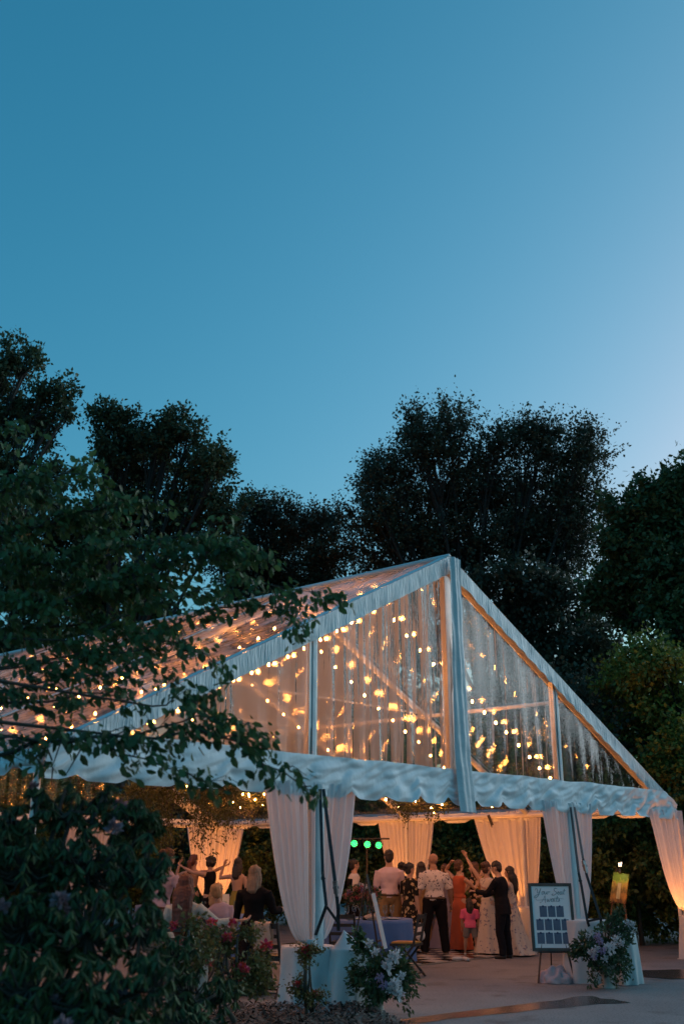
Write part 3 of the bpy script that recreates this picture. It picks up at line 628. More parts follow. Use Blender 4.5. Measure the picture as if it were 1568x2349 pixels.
def rhodo(label, base, blobs, nw, ll, nf, lw=.27):
    t = thing('rhododendron', label, 'shrub', base, 0, 'rhododendrons in the planting bed'); stem = MB(); P_, D_, L_ = [], [], []; Fc = []
    for c, rr in blobs:
        rr = np.array(rr); k = max(5, int(nw*rr.prod()**(2/3))); Q = ball(k, .45)*rr+np.array(c)
        stem.tube([Vector(base), Vector(c)*.6+Vector(base)*.4+Vector((0,0,.2)), Vector(c)], [.03,.02,.012], 6)
        for q in Q: stem.tube([Vector(c), (Vector(c)+Vector(q))/2+Vector((0,0,-.05)), Vector(q)], [.01,.008,.004], 4, cap=False)
        m = 9; a = rng.uniform(0, 2*np.pi, (k,m)); dirs = np.stack([np.cos(a)*.5, np.sin(a)*.5, -.75+rng.normal(size=(k,m))*.32], -1)
        P_.append(np.repeat(Q, m, 0)); D_.append(dirs.reshape(-1,3))
        f = rng.random(k) < nf; Fc.append(Q[f]+np.array([0,0,.03]))
    P = np.concatenate(P_); D = np.concatenate(D_); s = rng.uniform(.7,1.15,len(P))*ll
    link('foliage', crown_mesh('foliage', [leaves(P, D, s, s*lw, six=True)]), M_leaf_rho, t); stem.build('stems', M_bark, t, True)
    Fc = np.concatenate(Fc)
    clusters(t, Fc, TRUSS)
    return t
def blobs_px(rows): return [(tuple(c), r) for c, r in lobes_px(rows, 1.)]
rhodo('large near rhododendron with faded purple flowers filling the lower left', (-1.9,6.2,.1), blobs_px([(30,1880,80,50,6.4),(90,1830,40,30,6.6),(170,1860,80,45,6.6),(240,1820,30,24,6.7),(300,1860,60,45,6.6),(150,1810,24,20,6.7),(60,1990,110,80,6.2),(200,1980,110,80,6.3),(330,1990,60,80,6.3),(60,2130,110,90,6),(200,2130,110,90,6),(320,2130,60,80,6.1),(70,2270,120,90,5.7),(220,2280,120,80,5.7),(350,2260,60,80,5.8),(-40,1950,80,100,6.2),(330,1900,50,40,6.7),(100,2380,160,70,5.5),(300,2380,100,60,5.5)]), 1500, .08, .02)
rhodo('smaller rhododendron at the foot of the azaleas', (-1.15,7.4,.1), blobs_px([(430,2270,60,60,7.6),(500,2280,50,45,7.8),(400,2180,50,50,7.5),(440,2340,80,40,7.2)]), 1300, .075, .02)
# azaleas with red flowers
def azalea(label, base, blobs, nf, leaf=.04, n2=120):
    t = tree('azalea_shrub', label, base, [(Vector(c), r) for c, r in blobs], M_leaf_azal, leaf, n2, 7, 12, .02, .3, 'azaleas in the planting bed', .5, (.05,.16), 'shrub')
    C = []
    for c, rr in blobs:
        k = max(1, int(nf*np.prod(rr)**(2/3))); d = unit(rng.normal(size=(k,3))); d[:,2] = np.abs(d[:,2]); C.append(np.array(c)+d*np.array(rr)*1.02)
    clusters(t, np.concatenate(C), REDS); return t
azalea('azalea with scattered red flowers in front of the long-haired seated woman', at(440,2330,8.6)*1, blobs_px([(415,2150,45,30,8.8),(455,2185,55,35,8.7),(400,2215,50,45,8.6)]), 75)
azalea('azalea with red flowers below the woman in black', at(540,2330,9.4)*1, blobs_px([(520,2155,60,40,9.6),(570,2180,45,40,9.5),(500,2200,60,50,9.4),(580,2240,40,50,9.3),(540,2260,60,40,9.2)]), 75)
azalea('small sparse azalea sprig in front of the left white cover', at(700,2345,11.6), blobs_px([(708,2180,24,7,11.4),(698,2200,9,12,11.4)]), 3, .032, 30)
azalea('low sparse azalea seedling by the foot of the left white cover', at(725,2345,11.7), blobs_px([(690,2268,12,12,11.5),(716,2290,14,12,11.5)]), 0, .034, 36)

# ------------------------------------------------------------------ festoon lights
ico = None
def bulb_mesh(r=.018):
    b = MB(); b.lathe((0,0,0), [(.2*r,-1.35*r),(.75*r,-1.0*r),(r,-.3*r),(.9*r,.4*r),(.45*r,1.0*r),(.35*r,1.25*r)], 10); return b.mesh('bulb')
BULB = bulb_mesh(); BULB.materials.append(M_bulb); BULB.polygons.foreach_set('use_smooth', np.ones(len(BULB.polygons), dtype=bool))
def sock_mesh():
    b = MB(); b.lathe((0,0,0), [(.014,.036),(.016,.05),(.014,.09),(.006,.1)], 8); m = b.mesh('socket'); m.materials.append(M_wire); return m
SOCK = sock_mesh()
def festoon(label, pts, step=.34, sag=.1, jit=.015, group='strings of lit bulbs under the tent roof'):
    t = thing('string_light', label, 'string lights', pts[0], 0, group); path = []
    for a, c in zip(pts[:-1], pts[1:]):
        a, c = Vector(a), Vector(c); n = max(2, int((c-a).length/step))
        for k in range(n): f = k/n; path.append(a.lerp(c, f)+Vector((0,0,-sag*4*f*(1-f))))
    path.append(Vector(pts[-1])); b = MB(); b.tube(path, .006, 5); b.build('wire', M_wire, t)
    for p in path[1:-1]:
        q = p+Vector((random.uniform(-jit,jit), random.uniform(-jit,jit), -.1))
        o = bpy.data.objects.new('bulb', BULB); COL.objects.link(o); o.location = q; o.rotation_euler = (random.uniform(-.2,.2), random.uniform(-.2,.2), 0); o.parent = t; o.matrix_parent_inverse = inv_of(t)
        k = bpy.data.objects.new('socket', SOCK); COL.objects.link(k); k.parent = o
    return t
def hung(u, s, d=.3): return T(u, s, rake(u)-d)
festoon('string of bulbs nearest the front gable, running from peak down to both eaves', [hung(-5.9,1.3), hung(-3.3,1.3,.42), hung(0,1.3,.4), hung(3.3,1.3,.42), hung(5.9,1.3)], .34)
festoon('second string of bulbs behind the front gable panels', [hung(-5.9,3.2), hung(-3.3,3.2,.4), hung(0,3.2,.35), hung(3.3,3.2,.45), hung(5.9,3.2)], .4)
festoon('third string of bulbs halfway into the tent', [hung(-5.9,5.4), hung(-3.3,5.4,.4), hung(0,5.4,.35), hung(3.3,5.4,.45), hung(5.9,5.4)], .46)
festoon('fourth string of bulbs toward the back of the tent', [hung(-5.9,7.8), hung(-3.3,7.8,.4), hung(0,7.8,.35), hung(3.3,7.8,.45), hung(5.9,7.8)], .52)
festoon('last string of bulbs before the back gable', [hung(-5.9,10.6), hung(-3.3,10.6,.4), hung(0,10.6,.35), hung(3.3,10.6,.45), hung(5.9,10.6)], .54)
# hanging hoops of greenery wound with small bulbs
def greenery(label, c, r, drop, nv, bulbs, group='hoops of greenery hung in the tent'):
    t = thing('hanging_greenery', label, 'greenery', c, 0, group); c = Vector(c); b = MB()
    b.tube([c+Vector((math.cos(k*math.pi/12)*r, math.sin(k*math.pi/12)*r, 0)) for k in range(25)], .012, 6)
    for k in range(3): a = k*2.09; b.tube([c+Vector((math.cos(a)*r, math.sin(a)*r, 0)), Vector((c.x,c.y,c.z+.9))], .004, 4)
    b.build('hoop', M_wire, t); P_, D_ = [], []; vb = MB()
    for k in range(nv):
        a = random.uniform(0,6.28); rr = r*random.uniform(.5,1.15); p = c+Vector((math.cos(a)*rr, math.sin(a)*rr, random.uniform(-.05,.1))); e = p+Vector((random.uniform(-.12,.12),random.uniform(-.12,.12),-drop*random.uniform(.2,1)))
        vb.tube([p, (p+e)/2+Vector((.03,0,0)), e], .003, 3, cap=False); n = int(16+40*(p-e).length); kk = rng.random((n,1))
        P_.append(np.array(p)*(1-kk)+np.array(e)*kk+rng.normal(size=(n,3))*.035); D_.append(rng.normal(size=(n,3))*.7-np.array([0,0,.5]))
    n = int(nv*40); a = rng.uniform(0,6.28,n); P_.append(np.column_stack([np.cos(a)*r, np.sin(a)*r, 0*a])+np.array(c)+rng.normal(size=(n,3))*np.array([.09,.09,.07])); D_.append(rng.normal(size=(n,3)))
    P = np.concatenate(P_); s = rng.uniform(.6,1.2,len(P))*.062; link('leaves', crown_mesh('leaves', [leaves(P, np.concatenate(D_), s, s*.42)]), M_leaf_garl, t); vb.build('vines', M_bark, t)
    for k in range(bulbs):
        a = random.uniform(0,6.28); q = c+Vector((math.cos(a)*r*1.1, math.sin(a)*r*1.1, random.uniform(-.16,.12)))
        o = bpy.data.objects.new('bulb', BULB); COL.objects.link(o); o.location = q; o.scale = (.62,)*3; o.parent = t; o.matrix_parent_inverse = inv_of(t)
    return t
greenery('greenery hoop with bulbs left of the front drapes', at(560,1838,18), .5, .45, 26, 11)
greenery('greenery hoop with bulbs against the golden drapes', at(960,1848,18.5), .4, .35, 18, 6)
greenery('dark bushy greenery hung high over the left tables', at(420,1815,15.5), .7, 1.0, 70, 3)
greenery('greenery hoop hung over the orange back drapes', at(505,1835,21), .45, .7, 24, 2)

# ------------------------------------------------------------------ uplights
M_lens = mat('amber_led_lens', (1,.5,.2), .3, emit=(1,.36,.07), estr=22, noise=(30,.5,(1,.6,.3)))
def uplight(label, p, aim, power, bar=False, col=(1,.3,.055)):
    rz = math.atan2(aim.y-p[1], aim.x-p[0])-math.pi/2
    t = thing('uplight', label, 'uplight', p, rz, 'amber uplights at the drapes')
    w = .3 if bar else .15
    tilt = Matrix.Rotation(R(18), 3, 'X'); c = Vector((0,0,.17))
    b = MB(); b.box(c, (w,.1,.11), M=tilt)
    for k in range(5): b.box(c+tilt@Vector((-w/2+w*(k+.5)/5,-.055,-.0)), (.012,.02,.09), M=tilt)
    child(b.build('housing', M_black), t)
    b = MB(); b.box(c+tilt@Vector((0,0,.057)), (w*.9,.07,.006), M=tilt); child(b.build('lens', M_lens), t)
    for sg in (-1,1):
        b = MB(); b.bar((sg*(w/2+.012),0,.19), (sg*(w/2+.012),.07,.0), .012, .03); b.bar((sg*(w/2+.012),0,.19), (sg*(w/2+.012),-.08,.0), .012, .03); child(b.build('bracket', M_black), t)
    ld = bpy.data.lights.new('uplight_lamp', 'SPOT'); ld.energy = power; ld.color = col; ld.spot_size = R(80); ld.spot_blend = .8; ld.shadow_soft_size = .04
    lo = bpy.data.objects.new('uplight_lamp', ld); COL.objects.link(lo); child(lo, t); lo.location = c+tilt@Vector((0,0,.075))
    d = Vector((0, (Vector((aim.x,aim.y))-Vector((p[0],p[1]))).length, aim.z-.25)); lo.rotation_euler = (-d).to_track_quat('Z','Y').to_euler()
    return t
gpt = lambda u, s: (T(u,s).x, T(u,s).y, 0)
uplight('glowing bar uplight on the ground at the far right corner cover', gpt(W-.42,-.62), T(W-.35,-.05,2.1), 45, True)
uplight('uplight inside the tent by the corner leg behind the painting', gpt(W-.7,.7), T(W-.3,0,2.0), 50)
uplight('uplight at the foot of the tan drapes', gpt(W-.55,3.5), T(W-.05,3.5,2.3), 48)
uplight('uplight at the foot of the golden drapes', gpt(W-.6,6.3), T(W-.05,6.2,2.3), 85)
uplight('uplight at the foot of the orange back corner drapes', gpt(W-1.0,L-1.1), T(W-.05,L-.05,2.0), 120)

# ------------------------------------------------------------------ dance floor
M_tile_w = mat('white_floor_tile', (.6,.58,.55), .25, noise=(4,.5,(.5,.48,.46)))
M_tile_b = mat('black_floor_tile', (.025,.025,.028), .22, noise=(4,.5,(.04,.04,.04)))
M_edge = mat('floor_edge_trim', (.35,.33,.3), .4, metal=.6, noise=(9,.5,(.25,.24,.22)))
fl = bpy.data.objects.new('dance_floor', None); COL.objects.link(fl); fl.location = T(3.7,5.2); tag(fl, kind='structure')
tb = MB(); ts = .36; tb.box((0,0,.012), (ts-.006,ts-.006,.016)); tw_, tb_ = tb.mesh('tile'), tb.mesh('tile'); tw_.materials.append(M_tile_w); tb_.materials.append(M_tile_b)
sk = Matrix(((GV.x, BV.x, 0), (GV.y, BV.y, 0), (0,0,1)))
for i in range(14):
    for j in range(14):
        o = bpy.data.objects.new('tile', tw_ if (i+j) % 2 else tb_); COL.objects.link(o); o.location = T(1.25+ts*(i+.5), 2.75+ts*(j+.5)); o.rotation_euler = (0,0,GA); o.parent = fl; o.matrix_parent_inverse = inv_of(fl)
b = MB()
for a, c in (((1.2,2.7),(1.25+14*ts+.05,2.7)),((1.2,2.7),(1.2,2.75+14*ts))): b.bar(T(*a,.008), T(*c,.008), .08, .014)
b.build('edge_trim', M_edge, fl)

# ------------------------------------------------------------------ people
def remesh(mb, vox=.016, it=4):
    me = mb.mesh('tmp'); o = bpy.data.objects.new('tmp', me); COL.objects.link(o)
    m = o.modifiers.new('r', 'REMESH'); m.mode = 'VOXEL'; m.voxel_size = vox
    s = o.modifiers.new('s', 'SMOOTH'); s.factor = .5; s.iterations = it
    dg = bpy.context.evaluated_depsgraph_get(); n = bpy.data.meshes.new_from_object(o.evaluated_get(dg))
    bpy.data.objects.remove(o); bpy.data.meshes.remove(me); return n
def ruffle(me, amp, f, seed=0., fz=.5):
    n = len(me.vertices); co = np.empty(n*3, dtype=np.float32); no = np.empty(n*3, dtype=np.float32); me.vertices.foreach_get('co', co); me.vertex_normals.foreach_get('vector', no); co = co.reshape(-1,3); no = no.reshape(-1,3)
    w = np.array([nz(x*f+seed, y*f, z*f*fz)+.6*nz(x*f*.5, y*f*.5+seed, z*f*1.6) for x, y, z in co]); co = co+no*(w*amp)[:,None]; me.vertices.foreach_set('co', co.astype(np.float32).ravel()); me.update(); return me
def join_raw(me, mb):
    "append raw shapes to a mesh"
    bm = bmesh.new(); bm.from_mesh(me); t = mb.mesh('t'); bm.from_mesh(t); bm.to_mesh(me); bm.free(); bpy.data.meshes.remove(t); return me
def skinmat(n, c): return mat(n, c, .55, noise=(9,.5,tuple(x*.88 for x in c)))
SK = skinmat('skin_light', (.52,.33,.25)); SK2 = skinmat('skin_tan', (.4,.23,.16))
def hairmat(n, c): return mat(n, c, .5, noise=(60,.5,tuple(x*1.8+.004 for x in c),(1,1,.08)), bump=(50,.7,.01,(1,1,.1)))
H_dark = hairmat('hair_dark', (.012,.009,.008)); H_brown = hairmat('hair_brown', (.05,.022,.013)); H_blond = hairmat('hair_blond', (.26,.17,.09)); H_grey = hairmat('hair_grey_blond', (.17,.125,.09)); H_aub = hairmat('hair_auburn', (.07,.022,.015))
def fab(n, c, **k): return mat(n, c, .85, noise=(5,.5,tuple(x*.82 for x in c)), bump=(11,.6,.02), spec=.15, **k)
def floral(n, base, spot, scale, th, spot2=None):
    m = fab(n, base); nd = m.node_tree.nodes; l = m.node_tree.links; p = nd['Principled BSDF']
    v = nd.new('ShaderNodeTexVoronoi'); v.inputs['Scale'].default_value = scale; tc = nd.new('ShaderNodeTexCoord'); ns = nd.new('ShaderNodeTexNoise'); ns.inputs['Scale'].default_value = scale*1.6
    ad = nd.new('ShaderNodeMix'); ad.data_type = 'RGBA'; ad.blend_type = 'LINEAR_LIGHT'; ad.inputs[0].default_value = .06
    l.new(tc.outputs['Object'], ns.inputs[0]); l.new(tc.outputs['Object'], ad.inputs[6]); l.new(ns.outputs['Color'], ad.inputs[7]); l.new(ad.outputs[2], v.inputs[0])
    r = nd.new('ShaderNodeValToRGB'); r.color_ramp.elements[0].position = th; r.color_ramp.elements[0].color = (*spot,1); r.color_ramp.elements[1].position = th+.06; r.color_ramp.elements[1].color = (*base,1)
    if spot2: e = r.color_ramp.elements.new(th*.55); e.color = (*spot2,1)
    l.new(v.outputs['Distance'], r.inputs[0]); l.new(r.outputs[0], p.inputs['Base Color']); return m
F_bald = floral('white_shirt_navy_flowers', (.66,.62,.62), (.03,.03,.07), 17, .26)
F_pink = fab('pale_pink_cotton', (.74,.6,.68)); F_khaki = fab('khaki_cotton', (.3,.2,.1)); F_black = fab('black_cloth', (.008,.008,.011)); F_suit = fab('charcoal_suiting', (.011,.012,.018))
F_white = fab('white_cotton', (.66,.63,.62)); F_bflor = floral('black_dress_gold_flowers', (.015,.015,.015), (.42,.28,.12), 11, .3, (.5,.42,.3)); F_coral = fab('coral_satin', (.5,.13,.07)); F_lav = fab('lavender_tulle', (.36,.34,.46), transl=.2)
F_pfl = floral('pale_dress_grey_flowers', (.6,.53,.47), (.25,.24,.3), 14, .27); F_girl = floral('bright_pink_tee', (.75,.13,.27), (.8,.4,.5), 40, .2); F_grey = fab('grey_cotton', (.2,.19,.19)); F_green = fab('dark_green_satin', (.02,.1,.05)); F_olive = fab('olive_gold_satin', (.33,.28,.07)); F_lace = floral('white_lace', (.45,.5,.48), (.6,.62,.6), 30, .3); F_lilac = fab('lilac_jersey', (.5,.42,.55)); F_tan = fab('tan_crepe', (.36,.24,.13))
M_shoe_b = mat('black_leather', (.015,.013,.012), .4, noise=(9,.5,(.03,.03,.03))); M_shoe_w = mat('white_shoe', (.6,.58,.56), .6, noise=(9,.5,(.5,.5,.5))); M_eye = mat('dark_eye', (.02,.015,.012), .3, noise=(9,.5,(.03,.02,.02))); M_lip = mat('lips', (.35,.12,.1), .5, noise=(9,.5,(.3,.1,.09))); M_shoe_br = mat('brown_leather', (.09,.045,.025), .5, noise=(9,.5,(.06,.03,.02)))
DN = (0,0,-1)
def person(label, loc, yaw, H=1.72, sex='m', torso=(0,0,1), hdir=(0,.08,1), hyaw=0., aL=((-.22,0,-1),(-.1,.15,-1)), aR=((.22,0,-1),(.1,.15,-1)), lL=((-.06,0,-1),(-.02,0,-1)), lR=((.06,0,-1),(.02,0,-1)),
           top=None, sleeve=1., hem=.0, bottom=None, kind='trousers', skirt_len=.48, flare=.14, hair=None, hkind='short', hlen=.2, skin=None, shoe=None, beard=False, group='wedding guests', neck=True, vest=None, build_=1., train=None):
    skin = skin or SK; shoe = shoe or M_shoe_b
    t = thing('person', label, 'person', (loc[0], loc[1], loc[2] if len(loc) > 2 else 0), yaw, group)
    V = Vector; n_ = lambda v: V(v).normalized(); tz = n_(torso); w = (1. if sex == 'm' else .9)*build_
    hipw, shw = (.052*w, .118*w)
    def leg(sg, l):
        hp = V((sg*hipw*H,0,0)); k = hp+n_(l[0])*.245*H; a = k+n_(l[1])*.245*H; return hp, k, a
    lg = [leg(-1,lL), leg(1,lR)]; pz = max(-x[2].z for x in lg)+.042*H; P = V((0,0,pz)); lg = [[P+q for q in x] for x in lg]
    ex = V((1,0,0)); ey = tz.cross(ex).normalized(); ex = ey.cross(tz)
    def tor(off, rows): return [(P+tz*h*H, ex*(a*H*w+off), ey*(b*H*w+off)) for h, a, b in rows]
    ROW = [(-.06,.06,.05),(-.03,.088,.066),(.0,.098,.073),(.05,.09,.066),(.1,.077 if sex == 'm' else .066,.056),(.15,.085 if sex == 'm' else .074,.062),(.2,.098 if sex == 'm' else .085,.07),(.245,.104,.06),(.28,.1,.046),(.298,.06,.036),(.312,.036,.034)]
    nb = P+tz*.3*H; hd = n_(hdir); hc = nb+hd*.105*H; hy = V((-math.sin(hyaw), math.cos(hyaw), 0)); hy = (hy-hd*hy.dot(hd)).normalized(); hx = hy.cross(hd); HM = Matrix((hx, hy, hd)).transposed()
    def arm(sg, a):
        s = P+tz*.268*H+ex*sg*shw*.86*H; e = s+n_(a[0])*.172*H; wr = e+n_(a[1])*.148*H; return s, e, wr
    arms = [arm(-1,aL), arm(1,aR)]
    b = MB(); b.rings(tor(-.004, ROW), 18); b.tube([nb-tz*.02*H, nb+hd*.05*H], [.036*H*w,.033*H*w], 12)
    b.ell(hc+hd*.012*H-hy*.006*H, (.045*H,.056*H,.056*H), 16, 11, HM); b.ell(hc-hd*.026*H+hy*.012*H, (.037*H,.042*H,.042*H), 14, 9, HM)
    b.tube([hc+hd*.012*H+hy*.045*H, hc-hd*.012*H+hy*.064*H, hc-hd*.018*H+hy*.05*H], [.005*H,.0095*H,.007*H], 8)
    for sg in (-1,1): b.ell(hc-hd*.004*H+hx*sg*.047*H-hy*.006*H, (.006*H,.013*H,.019*H), 8, 6, HM)
    for s, e, wr in arms: b.tube([s-tz*.006*H, s.lerp(e,.45), e, e.lerp(wr,.35), wr], [.032*H*w,.029*H*w,.0235*H*w,.024*H*w,.0165*H*w], 12)
    for hp, k, a in lg:
        b.tube([hp+V((0,0,.03*H)), hp.lerp(k,.4), k, k.lerp(a,.3), k.lerp(a,.8), a], [.052*H*w,.05*H*w,.034*H*w,.036*H*w,.023*H*w,.021*H*w], 12)
        b.tube([a+V((0,-.018*H,-.018*H)), a+V((0,.04*H,-.024*H)), a+V((0,.092*H,-.031*H))], [.023*H,.022*H,.013*H], 10)
    me = remesh(b, .0155, 3); hb = MB()
    for (s, e, wr), sg in zip(arms, (-1,1)):        # hands: palm, four fingers, thumb
        d = (wr-e).normalized(); sd = d.cross(V((0,0,1)) if abs(d.z) < .9 else V((0,1,0))).normalized()
        nrm = sd.cross(d); sd, nrm = (nrm, -sd) if abs(d.z) > .75 else (sd, nrm)
        if nrm.dot(-ex*sg) < 0: nrm = -nrm
        h = H*.062; hb.tube([wr-d*.01, wr+d*h*.3, wr+d*h*.8, wr+d*h], [.016*H,.02*H,.024*H,.021*H], 10, squash=(sd,.45))
        for q, fl_ in zip((-1.5,-.5,.5,1.5), (.78,1,.95,.75)):
            f0 = wr+d*h*.9+sd*q*.0105*H; f1 = f0+(d*.85+nrm*.35)*.024*H*fl_; f2 = f1+(d*.55+nrm*.8)*.022*H*fl_; hb.tube([f0,f1,f2], [.0058*H,.0052*H,.004*H], 6)
        th = wr+d*h*.35+sd*.018*H*(1 if sd.dot(V((0,1,0))) > 0 else -1); ts_ = (th-wr-d*h*.35).normalized(); hb.tube([th-ts_*.008*H, th+(ts_*.6+d*.7)*.02*H, th+(ts_*.25+d+nrm*.3)*.036*H], [.0075*H,.0065*H,.0045*H], 6)
    me = join_raw(me, hb); child(link('body', me, skin, None, True), t)
    for sg in (-1,1):
        c = hc+hd*.006*H+hx*sg*.019*H+hy*.049*H; q = MB(); q.ell(c, (.0065*H,.004*H,.0045*H), 8, 6, HM); child(q.build('eye', M_eye, None, True), t)
    q = MB(); q.ell(hc-hd*.038*H+hy*.051*H, (.014*H,.005*H,.0045*H), 8, 6, HM); child(q.build('mouth', M_lip, None, True), t)
    off = .012
    def sleeves(b, k, o):
        for s, e, wr in arms:
            if k <= 0: continue
            p = [s-tz*.004*H, s.lerp(e,.5), e]; r = [.036*H*w+o,.031*H*w+o,.026*H*w+o]
            if k < .6: p = [s, s.lerp(e,.45), s.lerp(e,.95)]; r = [.036*H*w+o,.034*H*w+o*1.3,.033*H*w+o*1.6]
            else: p += [e.lerp(wr,.5*k/1.), e.lerp(wr,.96*k)]; r += [.024*H*w+o,.02*H*w+o]
            b.tube(p, r, 12)
    if top:
        b = MB(); rows = [(h, a, c) for h, a, c in ROW if h >= hem-.001]; rows = [(hem-.001, ROW[2][1] if hem <= 0 else rows[0][1], rows[0][2])]+rows[1:-1]
        if hem < -.04: rows = [(hem,.103,.078)]+[(h,a+.004,c+.006) for h,a,c in ROW if h > -.03][:-1]
        rows = rows+[(.306,.043,.04)] if neck else rows
        b.rings(tor(off, rows), 20); sleeves(b, sleeve, off-.002); child(link('top', ruffle(remesh(b,.0155,2), .011, 9, len(COL.objects)), top, None, True), t)
    if vest:
        b = MB(); b.rings(tor(off+.012, [(h,a,c) for h,a,c in ROW if 0 <= h < .27]), 20); child(link('vest', remesh(b,.0155,2), vest, None, True), t)
    if bottom and kind in ('trousers','shorts'):
        b = MB(); b.rings(tor(off-.002, [(-.06,.062,.052)]+[r for r in ROW if -.04 < r[0] < .06]), 18)
        for hp, k, a in lg:
            if kind == 'trousers': b.tube([hp+V((0,0,.02*H)), hp.lerp(k,.45), k, k.lerp(a,.5), k.lerp(a,1.04)], [.056*H*w+off,.053*H*w+off,.041*H*w+off,.036*H*w+off,.034*H*w+off], 12)
            else: b.tube([hp+V((0,0,.02*H)), hp.lerp(k,.45), k.lerp(hp,.1)], [.056*H*w+off,.053*H*w+off,.048*H*w+off], 12)
        child(link('trousers', ruffle(remesh(b,.0155,2), .011, 9, len(COL.objects)), bottom, None, True), t)
        if kind == 'trousers' and top and hem >= -.01 and not vest:
            b = MB(); b.rings(tor(off+.013, [(.018,.094,.071),(.036,.093,.07)]), 20); child(b.build('belt', M_shoe_br, None, True), t)
    if bottom and kind == 'skirt':
        b = MB(); sl = skirt_len*H; sd = random.uniform(0,9); z0 = P+tz*.1*H; rs = 40
        def fn(i, j):
            a = 2*math.pi*i; g = max(0, j-.12)/.88; f = 1+.1*g*math.sin(a*8+sd+2*nz(math.cos(a), math.sin(a), sd)); base_r = (.07+.034*min(1,j/.2)+flare*g**1.1)*H*w
            c = z0.lerp(V((P.x+(train[0]*g*g if train else 0), P.y+(train[1]*g*g if train else 0), P.z+.1*H-sl)), j)
            return c+V((math.cos(a)*base_r*f, math.sin(a)*base_r*f*.85, 0))+V((0,0,0))
        b.grid(fn, 56, 26); child(b.build('skirt', bottom, None, True), t)
    for hp, k, a in lg:
        b = MB(); b.tube([a+V((0,-.03*H,-.022*H)), a+V((0,.0,-.018*H)), a+V((0,.045*H,-.024*H)), a+V((0,.1*H,-.031*H))], [.022*H,.027*H,.026*H,.014*H], 12); child(link('shoe', remesh(b,.012,2), shoe, None, True), t)
    if hair:
        b = MB()
        b.ell(hc+hd*.02*H-hy*.01*H, (.051*H,.06*H,.056*H), 16, 10, HM); b.ell(hc-hd*.012*H-hy*.03*H, (.046*H,.036*H,.05*H), 14, 9, HM)
        if hkind in ('long','wavy'):
            r = .052 if hkind == 'long' else .07
            b.tube([hc-hy*.03*H+hd*.01*H, hc-hy*.045*H-hd*.06*H, nb-ey*0-hy*.055*H-tz*.02*H, nb-hy*.06*H-tz*hlen*.6*H, nb-hy*.05*H-tz*hlen*H], [.045*H,(r+.002)*H,r*H,r*.9*H,r*.35*H], 14, squash=(hx,.55))
            for sg in (-1,1): b.tube([hc+hx*sg*.04*H-hy*.01*H, hc+hx*sg*.05*H-hd*.06*H-hy*.01*H, nb+hx*sg*.045*H-tz*.03*H-hy*.03*H], [.02*H,.022*H,.012*H], 8)
        if hkind == 'bun': b.ell(hc+hd*.03*H-hy*.07*H, (.03*H,.03*H,.03*H), 12, 8, HM)
        if hkind == 'pony': b.tube([hc+hd*.01*H-hy*.06*H, hc-hd*.03*H-hy*.095*H, hc-hd*.12*H-hy*.08*H, hc-hd*(.12+hlen)*H-hy*.07*H], [.02*H,.03*H,.028*H,.008*H], 10)
        if hkind == 'curly':
            for k in range(26):
                d = unit(rng.normal(size=(1,3)))[0]; d[1] -= .5; d = V(d).normalized(); b.ell(hc+hd*.008*H+HM@V((d.x*.058*H, d.y*.06*H, d.z*.06*H)), (.022*H,)*3, 8, 6)
            if hlen > .05: b.tube([hc-hy*.03*H, hc-hd*.09*H-hy*.04*H, hc-hd*(.09+hlen)*H-hy*.04*H], [.06*H,.075*H,.05*H], 12)
        hm = ruffle(remesh(b, .012, 2), .011, 34, len(COL.objects), .12)
        co = np.empty(len(hm.vertices)*3, dtype=np.float32); hm.vertices.foreach_get('co', co); co = co.reshape(-1,3)
        hn = np.array(hc); fw = np.array(hy); up_ = np.array(hd); rel = co-hn; fr = rel@fw; h_ = rel@up_
        push = np.clip((fr-.022*H)/(.03*H), 0, 1)*np.clip((.032*H-h_)/(.03*H), 0, 1)      # open the face
        co = co-push[:,None]*fw*.05*H*.9; co += np.array([[.004*nz(*(v*55)) for _ in range(3)] for v in co]) if hkind == 'curly' else 0
        hm.vertices.foreach_set('co', co.astype(np.float32).ravel()); hm.update(); child(link('hair', hm, hair, None, True), t)
    if beard:
        b = MB(); b.ell(hc-hd*.05*H+hy*.022*H, (.036*H,.04*H,.026*H), 12, 8, HM); child(link('beard', remesh(b,.012,2), H_brown, None, True), t)
    return t
def pp(px, Y, z=0.):
    c = (math.cos(PITCH)*Y-math.sin(PITCH)*.7); return ((px-784)/FPX*c, Y, z)
person('bald bearded man in white flower-print shirt and black trousers, back turned', pp(996,20.5), R(8), 1.78, 'm', hdir=(-.02,.1,1), hyaw=R(35), aL=((-.28,-.05,-1),(-.22,.12,-1)), aR=((.35,.0,-1),(.15,.35,-1)), lL=((-.14,0,-1),(-.11,0,-1)), lR=((.12,.03,-1),(.1,0,-1)), top=F_bald, sleeve=.5, bottom=F_black, skin=SK2, beard=True, shoe=M_shoe_br, build_=1.12)
person('dark-haired man in pale pink shirt and khaki trousers, back turned', pp(893,20.9), R(4), 1.84, 'm', aL=((-.2,.1,-1),(.25,.55,-.5)), aR=((.25,.05,-1),(-.15,.5,-.7)), top=F_pink, bottom=F_khaki, hair=H_dark, build_=1.06, shoe=M_shoe_br)
person('man in dark suit leaning into a dance, side on', pp(1152,19.7), R(62), 1.64, 'm', torso=(0,.08,1), hdir=(0,.35,1), aL=((-.1,.5,-.6),(.2,.9,.1)), aR=((.1,.55,-.7),(-.1,.9,-.2)), lL=((-.05,.1,-1),(-.02,-.12,-1)), lR=((.05,-.02,-1),(.02,-.1,-1)), top=F_suit, hem=-.09, bottom=F_suit, hair=H_dark)
